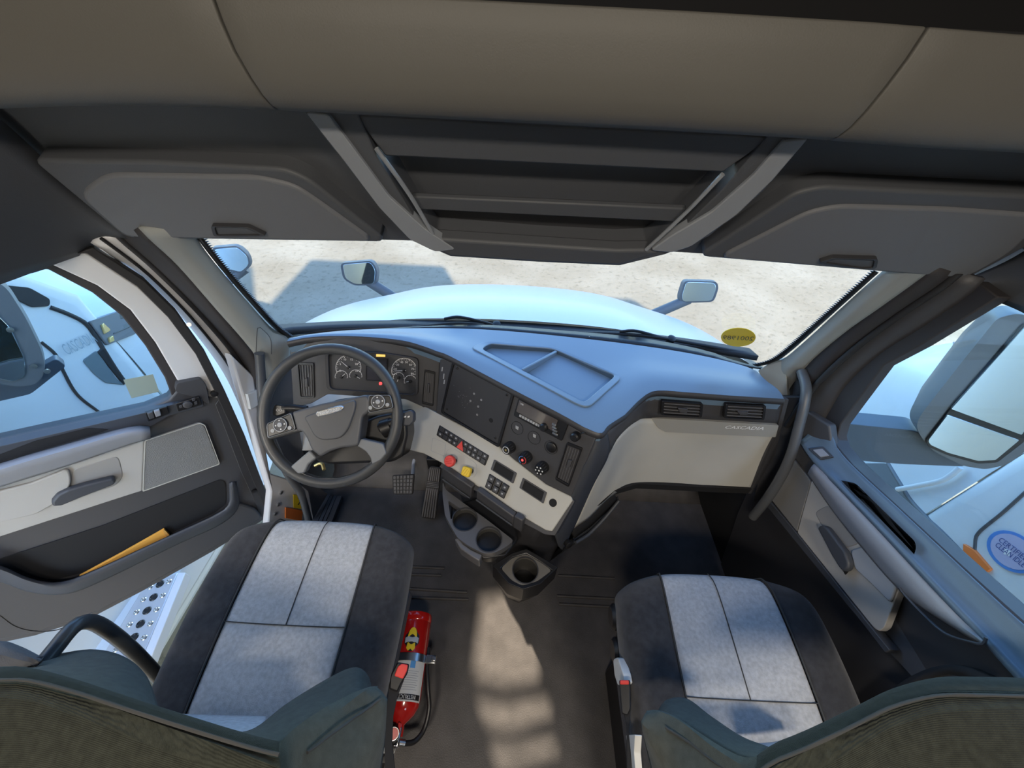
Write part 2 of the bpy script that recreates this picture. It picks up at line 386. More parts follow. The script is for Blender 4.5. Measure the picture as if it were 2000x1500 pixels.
# black ceramic band along the base and up both sides
bandb = [at(x, y, Z=.897) for x, y in [(640, 648), (808, 638), (936, 634), (1072, 643), (1244, 659), (1373, 683), (1440, 706), (1490, 716)]]
loft('black_base_band', [[p + V((0, .006, 0)) for p in [at(x, y, Z=.897) for x, y in [(640, 650), (808, 643), (936, 646), (1072, 657), (1244, 677), (1373, 698), (1440, 715), (1490, 722)]]], bandb], BLACK, w1, n=30, solid=.004)
def side_band(px, Ys, wpx, dots, nm):
    A = [at(x, y, Y=Y) for (x, y), Y in zip(px, Ys)]; B = [at(x + wpx, y - 3, Y=Y) for (x, y), Y in zip(px, Ys)]
    loft(nm, [A, B], BLACK, w1, n=20, solid=.003)
    RA = resample(B, dots); d = V((1 if wpx > 0 else -1, 0, 0))
    vs_, fs = [], []
    for i in range(dots - 1):
        a, b = RA[i], RA[i + 1]; m_ = (a + b) / 2 + d * .009 + V((0, 0, .003)); k = len(vs_)
        vs_ += [a, a.lerp(b, .8), m_, a + V((0, .003, 0)), a.lerp(b, .8) + V((0, .003, 0)), m_ + V((0, .003, 0))]
        fs += [(k, k + 1, k + 2), (k + 3, k + 5, k + 4), (k, k + 2, k + 5, k + 3), (k + 1, k + 4, k + 5, k + 2), (k, k + 3, k + 4, k + 1)]
    o = obj('dotted_fringe', vs_, fs, BLACK, w1, 0); o['kind'] = 'stuff'
side_band([(385, 466), (425, 518), (480, 582), (530, 637), (560, 661)], [.855, .90, .97, 1.05, 1.09], 9, 70, 'black_side_band')
side_band([(1716, 533), (1660, 583), (1590, 646), (1540, 690), (1512, 708), (1480, 716)], [.855, .90, .97, 1.02, 1.045, 1.06], -9, 70, 'black_side_band')
# sticker on the glass
wp = at(1373, 695, Z=.91); wq = at(1560, 530, Y=.86); wr_ = at(1200, 668, Z=.91)
WN = (wr_ - wp).cross(wq - wp).normalized()
if WN.dot(CAM - wp) < 0: WN = -WN
WPL = Pl(wp, WN)
st = thing('sticker', 'yellow oval number sticker on the windshield above the wiper', 'sticker', WPL(1442, 660, .002))
prism('oval', [WPL(1442 + 34 * cos(2 * pi * k / 28), 659 + 18 * sin(2 * pi * k / 28), .004) for k in range(28)], -WN * .002, YSTICK, st, 0)
rt = (WPL(1475, 661) - WPL(1408, 658)).normalized(); upv = WN.cross(rt)
tx = text('number', '2001989', WPL(1442, 660, .0045), -rt, upv, .027, mat('olive_digits', (.13, .13, .05), .6), st, width=.086, depth=-.0005, shear=.15)

# pillars
P_in_L = [at(x, y, Y=Y) for (x, y), Y in zip([(378, 440), (388, 470), (425, 520), (480, 585), (530, 640), (566, 664), (568, 700)], [.84, .86, .90, .97, 1.05, 1.09, 1.10])]
P_out_L = [at(x, y, Y=Y) for (x, y), Y in zip([(270, 445), (292, 468), (350, 522), (420, 602), (478, 668), (503, 705), (512, 760)], [.79, .80, .855, .925, .985, 1.0, 1.0])]
P_mid_L = [(a + b) / 2 + V((.012, -.012, 0)) for a, b in zip(P_in_L, P_out_L)]
t1 = thing('trim_1', 'grey plastic trim on the driver side windshield pillar', 'trim', P_out_L[-1], kind='structure')
loft('pillar_trim', [P_in_L, P_mid_L, P_out_L], PILLAR, t1, n=28, cross=9)
seam = [at(x, y, Y=Y) + V((.004, -.006, .002)) for (x, y), Y in zip([(500, 686), (503, 640), (510, 640), (528, 660), (530, 690)], [.985, .985, .99, 1.01, 1.02])]
tube('cover_seam', seam, .0012, CHAR, t1, 6, 16)
P_in_R = [at(x, y, Y=Y) for (x, y), Y in zip([(1745, 510), (1716, 536), (1660, 586), (1590, 650), (1540, 694), (1514, 714), (1524, 748)], [.84, .86, .90, .97, 1.02, 1.05, 1.06])]
P_out_R = [at(x, y, Y=Y) for (x, y), Y in zip([(1830, 520), (1790, 550), (1720, 600), (1647, 652), (1582, 708), (1545, 755), (1530, 780)], [.80, .82, .86, .915, .97, 1.0, 1.0])]
P_mid_R = [(a + b) / 2 + V((-.012, -.012, 0)) for a, b in zip(P_in_R, P_out_R)]
t2 = thing('trim_2', 'grey plastic trim on the passenger side windshield pillar', 'trim', P_out_R[-1], kind='structure')
loft('pillar_trim', [P_in_R, P_mid_R, P_out_R], PILLAR, t2, n=28, cross=9)
plate('pillar_foot', [(1480, 724), (1508, 706), (1534, 700), (1540, 800), (1512, 800), (1500, 765)], Pl(at(1525, 760, X=.925), (-.75, -.65, .1)), .02, PILLAR, t2, bevel=.003)
plate('pillar_foot_lower', [(1505, 775), (1570, 775), (1560, 960), (1470, 980), (1490, 900)], Pl(at(1525, 830, X=.945), (-.75, -.65, .1)), .02, CHAR2, t2, bevel=.003)
# seals and door openings beside the pillars
L1 = [at(x, y, X=-.955) for x, y in [(225, 455), (243, 472), (300, 522), (380, 602), (447, 680), (478, 730), (500, 790)]]
loft('door_seal', [P_out_L, [(a + b) / 2 + V((.01, -.01, 0)) for a, b in zip(P_out_L, L1)], L1], SEAL, wl, n=24, cross=7)
tube('seal_bead', [p + V((.012, -.008, 0)) for p in L1], .008, RUBBER, wl, 8, 24)
L2 = [at(x, y, X=-1.0) for x, y in [(170, 470), (205, 492), (285, 550), (365, 632), (428, 715), (462, 780), (490, 850)]]
loft('white_opening', [L1, [(a + b) / 2 + V((.006, -.004, 0)) for a, b in zip(L1, L2)], L2], WHITE_IN, wl, n=24, cross=7)
tube('opening_groove', [(a * .45 + b * .55) + V((.008, -.006, 0)) for a, b in zip(L1, L2)], .004, RUBBER, wl, 8, 24)
# lower white opening with the hinge area
KP = Pl((-.945, .9, .5), (1, -.25, 0))
plate('white_hinge_post', [(450, 690), (497, 735), (508, 800), (512, 880), (530, 925), (560, 935), (590, 945), (604, 1000), (606, 1060), (520, 1060), (530, 960), (500, 860)], KP, .03, WHITE_IN, wl, bevel=.006)
plate('door_check_strap', [(484, 770), (505, 762), (508, 790), (490, 800)], KP, .012, WHITE, wl, k=.012)
plate('warning_label', [(573, 966), (592, 968), (592, 994), (574, 992)], KP, .002, YSTICK, wl, k=.006, bevel=0)
tube('label_mark', [KP(582, 972, .007), KP(586, 979, .007), KP(582, 986, .007)], .002, BLACK, wl, 5, 8)
plate('amber_reflector', [(558, 991), (592, 997), (590, 1018), (558, 1012)], KP, .006, ORANGE, wl, k=.008)
plate('inner_kick_trim', [(512, 700), (568, 690), (578, 800), (590, 870), (606, 940), (640, 965), (612, 1015), (602, 960), (560, 925), (520, 860)], Pl((-.9, .95, .6), (1, -.35, .1)), .02, CHAR, wl)
# bolts along the hinge post
for x, y in ((548, 962), (543, 985), (537, 1003), (505, 725)): lathe('bolt', KP(x, y), KP.n, [(0, .008), (.006, .008), (.008, .005), (.008, 0)], STEEL, wl, 10)
R1 = [at(x, y, X=.965) for x, y in [(1875, 530), (1838, 560), (1760, 612), (1680, 672), (1622, 724), (1580, 770), (1540, 830)]]
loft('door_seal', [P_out_R, [(a + b) / 2 + V((-.01, -.01, 0)) for a, b in zip(P_out_R, R1)], R1], SEAL, wr, n=24, cross=7)
tube('seal_bead', [p + V((-.010, -.008, 0)) for p in R1], .009, RUBBER, wr, 8, 24)
R2 = [at(x, y, X=1.0) for x, y in [(1925, 545), (1888, 580), (1800, 640), (1718, 692), (1655, 750), (1622, 800), (1590, 860)]]
loft('seal_channel', [R1, [(a + b) / 2 + V((-.004, -.006, 0)) for a, b in zip(R1, R2)], R2], CHAR, wr, n=24, cross=7)

# header lining above the windshield
HP = Pl(at(1000, 250, Y=.70), (0, -.27, -.125))
def hp(x, y, k=0): return HP(x, y, k)
t3 = thing('trim_3', 'dark header lining above the windshield', 'trim', hp(1000, 480), kind='structure')
lining = loft('header_lining', [[hp(x, y, -.035) for x, y in [(-150, 100), (300, 130), (1000, 170), (1700, 210), (2200, 240)]], [hp(x, y, -.035) for x, y in [(-60, 440), (245, 458), (750, 468), (1340, 493), (1890, 536), (2150, 550)]]], HDARK, t3, n=30, solid=.02, cross=4)
cut(lining, [prism('c', [HP(x, y, .08) for x, y in [(745, 296), (1422, 330), (1335, 418), (790, 392)]], -HP.n * .22, None, None, 0)])
# roof rails over the doors
ja = [hp(x, y, -.02) for x, y in [(-140, 130), (-20, 215), (75, 300), (160, 385), (250, 466)]]
jb = [at(x, y, X=-1.03) for x, y in [(-420, 690), (-150, 606), (0, 556), (120, 512), (250, 466)]]
jm = [a.lerp(b, .45) + V((.0, -.03, .015)) for a, b in zip(ja, jb)]
loft('roof_rail_trim', [ja, jm, jb], HDARK, t3, n=24, cross=10, solid=.02)
ja = [hp(x, y, -.02) for x, y in [(2200, 330), (2120, 400), (2050, 455), (1975, 505), (1885, 546)]]
jb = [at(x, y, X=1.03) for x, y in [(2250, 760), (2080, 660), (2000, 612), (1940, 586), (1870, 556)]]
jm = [a.lerp(b, .45) + V((0, -.03, .015)) for a, b in zip(ja, jb)]
loft('roof_rail_trim', [ja, jm, jb], HDARK, t3, n=24, cross=10, solid=.02)

# visors
def visor(label, px, face, latch, base):
    v = thing('sun_visor', label, 'visor', base, 'storage visors over the windshield')
    plate('panel', px, HP, .05, HDARK, v, k=.0, r=22, bevel=.014, seg=4)
    plate('face', face, HP, .02, mat('visor_face_lit', (.15, .155, .17), .55, bump=.12, bscale=500), v, k=.006, r=26, bevel=.012, seg=4)  # face lighter than its border: edge shading put into the colour
    frame_plate('latch_frame', latch, HP, .01, CHAR2, v, k=.016, r=5, f=.84, bevel=.002)
    plate('latch', shrink(latch, .82), HP, .008, HDARK, v, k=.012, r=4)
    return v
visor('dark grey storage visor above the steering wheel', [(60, 312), (300, 316), (555, 330), (604, 352), (757, 474), (246, 466)],
      [(205, 340), (500, 345), (575, 362), (620, 392), (735, 474), (246, 465), (150, 380)], [(411, 442), (484, 444), (520, 461), (417, 462)], hp(480, 465))
visor('dark grey storage visor above the passenger seat', [(2120, 388), (1850, 376), (1610, 364), (1555, 376), (1362, 502), (1888, 546), (2010, 480)],
      [(2050, 422), (1850, 408), (1640, 402), (1580, 414), (1400, 505), (1885, 545), (1975, 495)], [(1600, 513), (1628, 504), (1716, 507), (1712, 525), (1690, 527)], hp(1620, 525))

# overhead console in the middle
oc = thing('overhead_console', 'dark overhead storage console between the two visors', 'console', hp(1000, 510))
KF = .03   # console face stands in front of the lining
bez_out = [(590, 214), (1578, 266), (1490, 375), (1385, 462), (1300, 497), (1210, 519), (1050, 512), (880, 501), (800, 466), (700, 352)]
bez_in = [(700, 226), (1500, 268), (1410, 372), (1330, 450), (1262, 490), (1205, 492), (1050, 484), (850, 468), (812, 430), (735, 305)]
bo = [hp(x, y, KF) for x, y in bez_out]; bi = [hp(x, y, KF) for x, y in bez_in]
ring('bezel', bo, bi, -HP.n * .07, HDARK, oc, .006)
for strip in ([(596, 219), (640, 224), (690, 290), (760, 385), (830, 448), (890, 488), (850, 492), (800, 468), (740, 405), (672, 315)],
              [(1580, 270), (1532, 275), (1470, 345), (1390, 415), (1310, 462), (1270, 490), (1312, 494), (1350, 482), (1440, 420), (1510, 352)]):
    plate('light_strip', strip, HP, .02, HSTRIP, oc, k=KF + .006, r=8, bevel=.004)
def inside(name, px, k, m, th=.01, **kw): return plate(name, px, HP, th, m, oc, k=k, **kw)
inside('upper_shelf_face', [(690, 224), (1510, 268), (1412, 338), (752, 306)], KF - .004, HDARK, .03, bevel=.004)
inside('bin_back', [(720, 270), (1450, 305), (1350, 440), (770, 415)], -.13, MATTE, .01)
inside('bin_ledge', [(802, 384), (1342, 408), (1318, 434), (822, 410)], KF - .012, HDARK, .012, bevel=.003)
inside('lower_bin_back', [(815, 405), (1330, 428), (1262, 492), (852, 470)], -.03, CHAR2, .01)
inside('lower_lip', [(850, 467), (1205, 490), (1262, 489), (1290, 494), (1210, 519), (1050, 512), (880, 501), (840, 482)], KF + .004, HDARK, .03, bevel=.006, seg=3)
for a in ([(735, 290), (800, 380), (850, 465)], [(1412, 340), (1340, 415), (1262, 488)]):
    tube('bin_edge', [hp(x, y, KF + .002) for x, y in a], .004, HSTRIP, oc, 6, 12)
tube('loose_wire', [hp(x, y, -.02) for x, y in [(930, 448), (940, 458), (958, 468), (975, 473)]], .0012, GPRINT, oc, 6, 10)

# overhead cabinet: side panels and a wide middle door, the gap lines lean inwards
cab_ = thing('overhead_cabinet', 'wide grey overhead cabinet across the roof above the windshield', 'cabinet', at(1000, 240, Y=.60))
Bc = [at(x, y, Y=.60) for x, y in [(-300, 226), (0, 213), (160, 207), (330, 208), (590, 219), (1000, 240), (1290, 255), (1575, 272), (1800, 290), (2000, 300), (2300, 318)]]
zb = [(p.x, p.z) for p in Bc]
Tt = at(1810, 26, Y=.575)
rowsc = [(.66, .03, 0), (.62, -.001, 0), (.605, 0, 0), (.592, .006, 0.05), (.583, .018, .15), (.578, .035, .3), (.576, .06, .5), (.577, .085, .75), (.58, .112, 1.)]
sl = [(p.x, p.z) for p in (at(538, 212, Y=.60), at(500, 172, Y=.58), at(455, 95, Y=.576), at(415, 0, Y=.578), at(395, -60, Y=.58))]
sr = [(p.x, p.z) for p in (at(1628, 270, Y=.60), at(1660, 250, Y=.585), at(1710, 195, Y=.577), at(1760, 130, Y=.577), at(1810, 60, Y=.58))]
def piece(nm, xa, xb, n):
    rows = []
    for (Y, dz, t) in rowsc:
        ztyp = interp(zb, 0) + dz
        a = xa(ztyp); b = xb(ztyp); row = []
        for i in range(n):
            x = a + (b - a) * i / (n - 1); row.append(V((x, Y, interp(zb, x) + dz)))
        rows.append(row)
    vs_ = [p for r in rows for p in r]; fs = [(j * n + i, j * n + i + 1, (j + 1) * n + i + 1, (j + 1) * n + i) for j in range(len(rows) - 1) for i in range(n - 1)]
    o = obj(nm, vs_, fs, HEAD, cab_, 60)
    if sum(p.normal.dot(CAM - p.center) for p in o.data.polygons) < 0: o.data.flip_normals()
    md = o.modifiers.new('s', 'SOLIDIFY'); md.thickness = .012; md.offset = -1
    md = o.modifiers.new('b', 'BEVEL'); md.width = .0025; md.segments = 2; md.limit_method = 'ANGLE'; md.angle_limit = radians(60)
zs_l = sorted([(z, x) for x, z in sl]); zs_r = sorted([(z, x) for x, z in sr]); G_ = .0012
piece('side_panel', lambda z: -1.04, lambda z: interp(zs_l, z) - G_, 14)
piece('cabinet_door', lambda z: interp(zs_l, z) + G_, lambda z: interp(zs_r, z) - G_, 30)
piece('side_panel', lambda z: interp(zs_r, z) + G_, lambda z: 1.05, 14)
box('shelf_floor', (0, .78, 1.755), (2.08, .34, .02), MATTE, cab_, .002)
box('shelf_back', (0, .90, 2.0), (2.08, .02, .48), MATTE, cab_, .002)

# =================================================================== truck hood outside
def hood_mesh(name, par, m, ox=0, oy=0):
    st_ = [(1.36, .85, 1.08, .735), (1.6, .81, 1.05, .69), (1.9, .715, .99, .585), (2.15, .585, .92, .44), (2.35, .43, .85, .27), (2.5, .20, .78, .02), (2.58, -.2, .70, -.35), (2.6, -.8, .68, -.9)]
    rows = []
    for Y, c, hw, s in st_:
        half = [(0, c), (.30, c - .006), (.52, c - .025), (.64, c - .055), (.74, s + .05), (.86, s + .025), (.95, s - .01), (1.0, s - .09), (1.02, s - .25), (1.03, min(s - .4, -.5)), (1.03, -.95)]
        pts = [V((-x * hw + ox, Y + oy - .06 * x * x, z)) for x, z in reversed(half)] + [V((x * hw + ox, Y + oy - .06 * x * x, z)) for x, z in half[1:]]
        rows.append(pts)
    n = len(rows[0]); vs_ = [p for r in rows for p in r]
    fs = [(j * n + i, j * n + i + 1, (j + 1) * n + i + 1, (j + 1) * n + i) for j in range(len(rows) - 1) for i in range(n - 1)]
    o = obj(name, vs_, fs, m, par, 180, sub=2)
    if o.data.polygons[n // 2].normal.z < 0: o.data.flip_normals()
    return o
th = thing('truck_hood', 'white sloping truck hood ahead of the windshield', 'hood', (0, 1.4, 0))
hood_mesh('hood_shell', th, WHITE)
cw = loft('cowl_panel', [[(x, 1.20 + .10 * (1 - (x / .95) ** 2), .845) for x in (-.95, -.6, 0, .6, .95)], [(x, 1.27 + .10 * (1 - (x / .95) ** 2), .83) for x in (-.95, -.6, 0, .6, .95)]], RUBBER, th, n=30, solid=.02)
def hood_mirror(par, px, Yp, arm0, arm1, arm_Y1, m_tilt=(0, -1, .25)):
    c = V((sum(p[0] for p in px) / len(px), sum(p[1] for p in px) / len(px)))
    pl = Pl(at(c.x, c.y, Y=Yp), m_tilt)
    big = rnd(px, 9)
    front = [pl(x, y) for x, y in big]; cen = sum(front, V()) / len(front)
    back = [cen + (p - cen) * .72 - pl.n * .10 for p in front]; mid = [cen + (p - cen) * 1.04 - pl.n * .035 for p in front]; n = len(front)
    vs_ = front + mid + back; fs = [tuple(range(n)), tuple(range(3 * n - 1, 2 * n - 1, -1))]
    for a in (0, 1): fs += [(a * n + i, a * n + (i + 1) % n, (a + 1) * n + (i + 1) % n, (a + 1) * n + i) for i in range(n)]
    obj('mirror_housing', vs_, fs, MIRBACK, par, 50)
    plate('mirror_glass', shrink(px, .88), pl, .006, MIRROR, par, k=.004, r=7)
    a = pl(*arm0) - pl.n * .04; b = at(*arm1, Y=arm_Y1)
    d = (b - a)
    tube('mirror_arm', [a, a + d * .4 + V((0, 0, .0)), b], .032, MIRBACK, par, 10, 10)
hm = thing('hood_mirror', 'convex hood mirror on the left side of the white hood', 'mirror', at(775, 590, Y=2.1), 'hood mirrors of the truck')
hood_mirror(hm, [(664, 514), (726, 509), (737, 527), (734, 557), (692, 558), (670, 545)], 2.2, (715, 552), (800, 600), 2.12)
hm = thing('hood_mirror', 'convex hood mirror on the right side of the white hood', 'mirror', at(1290, 610, Y=2.1), 'hood mirrors of the truck')
hood_mirror(hm, [(1337, 548), (1400, 550), (1404, 562), (1394, 590), (1330, 592), (1327, 580)], 2.2, (1350, 588), (1262, 620), 2.12)
# wipers
def wiper(label, arm, blade, par_pt):
    w = thing('windshield_wiper', label, 'wiper', par_pt, 'windshield wipers')
    tube('wiper_arm', arm, .006, BLACK, w, 8, 14)
    tube('wiper_blade', blade, .007, RUBBER, w, 8, 14)
    lathe('pivot', arm[0], (0, -.3, 1), [(-.02, .016), (.012, .016), (.016, .008), (.016, 0)], BLACK, w, 12)
wz = lambda L, Y: [at(x, y, Y=Y) for x, y in L]
wiper('black wiper resting low in front of the steering wheel', wz([(970, 636), (935, 627), (895, 619), (868, 623)], 1.27), wz([(985, 641), (895, 632), (806, 640)], 1.265), at(970, 636, Y=1.27))
wiper('black wiper resting low in front of the passenger seat', wz([(1310, 664), (1280, 656), (1240, 646), (1210, 648)], 1.24), wz([(1120, 650), (1250, 655), (1360, 672), (1447, 688)], 1.235), at(1310, 664, Y=1.24))

# neighbouring trucks
def neighbour(label, ox, oy, side):
    t = thing('semi_truck', label, 'truck', (ox, oy, GZ), 'white trucks parked alongside')
    h = hood_mesh('hood', t, WHITE, ox, oy)
    # cab block behind the hood, roof raised to block the sun
    prof = [(1.32, -.9), (1.30, .83), (.86, 1.45), (.6, 2.45), (-.5, 3.1), (-2.6, 3.1), (-2.6, -.9)]
    vs_ = []; 
    for sx, hw in ((-1, 1.12), (1, 1.12)): vs_ += [V((ox + sx * (hw - (.08 if z > 1 else 0)), oy + y, z)) for y, z in prof]
    k = len(prof); fs = [tuple(range(k)), tuple(range(2 * k - 1, k - 1, -1))] + [(i, (i + 1) % k, (i + 1) % k + k, i + k) for i in range(k)]
    obj('cab', vs_, fs, WHITE, t, 30, .06, 3)
    prism('windscreen', [(ox - .9, oy + 1.285, .88), (ox + .9, oy + 1.285, .88), (ox + .8, oy + .905, 1.42), (ox - .8, oy + .905, 1.42)], (0, .02, .014), SCREEN, t, .01)
    loft('cowl', [[(ox + x, oy + 1.24 + .1 * (1 - x * x), .85) for x in (-.95, -.5, 0, .5, .95)], [(ox + x, oy + 1.42 + .06 * (1 - x * x), .80 - .12 * x * x) for x in (-.95, -.5, 0, .5, .95)]], RUBBER, t, n=20, solid=.02)
    s = side
    X = ox + s * 1.0
    # gap line between hood and cab, grille vent, bumper fairing
    tube('hood_gap', [(ox + s * z_[0], oy + z_[1], z_[2]) for z_ in [(.60, 1.345, .80), (.85, 1.31, .725), (.985, 1.29, .55), (1.0, 1.29, .1), (1.0, 1.29, -.6)]], .010, RUBBER, t, 8, 24)
    return t
tl = neighbour('white truck with step and grille vent parked beyond the open driver door', -2.98, .12, 1)
tr = neighbour('white truck with round blue decal parked beyond the passenger window', 3.12, -.30, -1)

# =================================================================== DASHBOARD
dash = thing('dashboard', 'wraparound truck dashboard with sky-tinted grey top and grey trim', 'dashboard', (.1, .9, 0))
rear_px = [(560, 668), (600, 660), (653, 657), (720, 659), (787, 666), (827, 677), (859, 689), (876, 695), (948, 733), (1020, 771), (1092, 808), (1140, 835), (1173, 847), (1188, 832), (1220, 811), (1252, 779), (1281, 764), (1340, 767), (1420, 773), (1532, 780)]
RE = resample([at(x, y, Z=.93) for x, y in rear_px[:12]], 40) + resample([at(x, y, Z=.93) for x, y in rear_px[11:15]], 16)[1:] + resample([at(x, y, Z=.93) for x, y in rear_px[14:]], 24)[1:]
FR = resample([at(x, y, Z=.900) for x, y in [(552, 664), (590, 655), (680, 645), (808, 641), (936, 643), (1072, 654), (1244, 674), (1373, 695), (1472, 721), (1503, 747), (1533, 779)]], 60)
fy = [(p.x, p.y) for p in FR]
RE[-1].x = min(RE[-1].x, FR[-1].x)
def dash_z(t): return .93 + .012 * sin(min(1, t * 1.6) * pi) * (1 - t) - .03 * t
nrow = 8; vs_, fs = [], []
NC = len(RE)
for j in range(nrow):
    t = j / (nrow - 1)
    for p in RE:
        f = max(interp(fy, p.x), p.y + .004); vs_.append(V((p.x, p.y + (f - p.y) * t, dash_z(t))))
bot = len(vs_)
for j in range(nrow):
    for i in range(NC): v = vs_[j * NC + i]; vs_.append(V((v.x, v.y, v.z - .045)))
for j in range(nrow - 1):
    for i in range(NC - 1):
        a = j * NC + i; fs += [(a, a + 1, a + NC + 1, a + NC), (bot + a, bot + a + NC, bot + a + NC + 1, bot + a + 1)]
per = [i for i in range(NC)] + [j * NC + NC - 1 for j in range(1, nrow)] + [(nrow - 1) * NC + i for i in range(NC - 2, -1, -1)] + [j * NC for j in range(nrow - 2, 0, -1)]
for k in range(len(per)):
    a, b = per[k], per[(k + 1) % len(per)]; fs.append((a, b, bot + b, bot + a))
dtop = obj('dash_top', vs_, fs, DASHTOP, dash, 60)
TZ = Pl((0, .9, .928), (0, 0.06, 1))
tray_out = rnd([(917, 682), (948, 665), (1083, 675), (1104, 682), (1216, 738), (1150, 797), (1128, 791)], 14, 4)
tray_in = rnd([(940, 684), (955, 670), (1078, 678), (1100, 686), (1203, 733), (1143, 785), (1132, 783)], 9, 4)
ry_ = [(p.x, p.y) for p in RE]
def on_dash(p, k):
    a_ = interp(ry_, p.x); f_ = max(interp(fy, p.x), a_ + .004); return V((p.x, p.y, dash_z(min(1, max(0, (p.y - a_) / (f_ - a_)))) + k))
cutter = prism('c', [TZ(x, y) + V((0, 0, .05)) for x, y in tray_in], (0, 0, -.078), None, None, 0)
cut(dtop, [cutter])
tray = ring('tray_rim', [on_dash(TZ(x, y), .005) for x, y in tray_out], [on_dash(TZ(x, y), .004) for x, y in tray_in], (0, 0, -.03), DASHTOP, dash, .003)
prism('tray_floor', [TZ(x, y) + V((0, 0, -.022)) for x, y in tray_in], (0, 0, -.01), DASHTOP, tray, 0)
a, b = on_dash(TZ(1087, 682), .002), on_dash(TZ(1020, 724), .002)
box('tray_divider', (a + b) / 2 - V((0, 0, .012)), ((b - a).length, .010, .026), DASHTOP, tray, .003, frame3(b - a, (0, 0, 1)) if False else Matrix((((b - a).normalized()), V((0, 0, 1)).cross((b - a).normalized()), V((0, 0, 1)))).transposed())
# lip under the rear edge
lip0 = [p.copy() for p in RE]
def shift(P, d, dz):
    out = []
    for i, p in enumerate(P):
        t = (P[min(i + 1, len(P) - 1)] - P[max(i - 1, 0)]); n = V((t.y, -t.x, 0)).normalized()
        out.append(p + n * d + V((0, 0, dz)))
    return out
def strip(name, rows, m, par, solid=.01):
    n = len(rows[0]); vs_ = [p for r in rows for p in r]
    fs = [(j * n + i, j * n + i + 1, (j + 1) * n + i + 1, (j + 1) * n + i) for j in range(len(rows) - 1) for i in range(n - 1)]
    return obj(name, vs_, fs, m, par, 60)
strip('dash_lip', [shift(RE, 0, .002), shift(RE, .007, -.003), shift(RE, .008, -.012), shift(RE, .002, -.022), shift(RE, -.02, -.024)], CHAR2, dash)

# driver's facia with the instruments
CP = Pl(at(720, 700, Y=1.045), (0.03, -.90, .43))
plate('driver_facia', [(565, 664), (650, 660), (790, 668), (864, 695), (860, 760), (853, 812), (824, 794), (792, 780), (640, 770), (608, 788), (573, 796)], CP, .05, CHAR, dash, r=4, bevel=.002)
NH = V((-.561, -.828, 0))
SPN = NH * cos(radians(20)) + V((0, 0, sin(radians(20))))
SPA = at(876, 695, Z=.925); SP = Pl(SPA, SPN)
LPN = NH * cos(radians(46)) + V((0, 0, sin(radians(46)))); LP = Pl(SP(1114, 968), LPN)
stack = plate('centre_stack', [(860, 690), (876, 698), (948, 736), (1020, 774), (1092, 811), (1140, 838), (1166, 850), (1116, 970), (1066, 946), (1003, 897), (970, 867), (852, 806)], SP, .05, CHAR, dash, bevel=.003)
low = plate('grey_switch_panel', [(852, 806), (970, 867), (1003, 897), (1066, 946), (1116, 970), (1118, 978), (1078, 1038), (1066, 1036), (1030, 1015), (946, 959), (864, 905), (828, 886), (789, 876), (700, 880), (582, 880), (572, 792), (608, 786), (640, 768), (700, 766), (792, 778), (824, 791)], LP, .03, GREY, dash, bevel=.003)
plate('panel_edge', [(1116, 970), (1122, 980), (1084, 1046), (1064, 1044), (1026, 1024), (942, 968), (858, 912), (864, 903), (946, 958), (1030, 1014), (1066, 1035), (1078, 1037)], LP, .04, CHAR, dash, k=-.004)

def quadpt(q, s, t):  # q: four px corners tl,tr,br,bl
    (ax, ay), (bx, by), (cx, cy), (dx, dy) = q
    x = (ax * (1 - s) + bx * s) * (1 - t) + (dx * (1 - s) + cx * s) * t; y = (ay * (1 - s) + by * s) * (1 - t) + (dy * (1 - s) + cy * s) * t
    return x, y
def sub(q, s0, s1, t0, t1): return [quadpt(q, s0, t0), quadpt(q, s1, t0), quadpt(q, s1, t1), quadpt(q, s0, t1)]
def vent(q, pl, par, n, vertical, tab, name='air_vent', r=3):
    v = plate(name, q, pl, .012, MATTE, par, k=-.001, r=r)
    frame_plate('vent_frame', q, pl, .014, BLACK, v, k=.006, r=r, f=.88)
    for i in range(n):
        c = (i + .5) / n * .84 + .08; w = .018
        s = sub(q, c - w, c + w, .08, .92) if vertical else sub(q, .06, .94, c - w * 1.3, c + w * 1.3)
        plate('slat', s, pl, .009, SLAT, v, k=.004, bevel=.0005)
    plate('vent_tab', tab, pl, .012, CHAR, v, k=.010)
    return v
vent([(580, 708), (612, 709), (614, 778), (586, 779)], CP, dash, 5, True, [(594, 740), (600, 738), (601, 756), (595, 756)])
vent([(829, 722), (850, 727), (846, 794), (824, 789)], CP, dash, 5, True, [(835, 750), (839, 750), (838, 768), (834, 768)])
vent([(1107, 864), (1137, 876), (1110, 952), (1084, 937)], SP, dash, 5, True, [(1110, 898), (1117, 901), (1112, 914), (1106, 911)])
plate('facia_seam', [(859, 692), (861, 693), (856, 806), (853, 806)], CP, .004, BLACK, dash, k=.002, bevel=0)

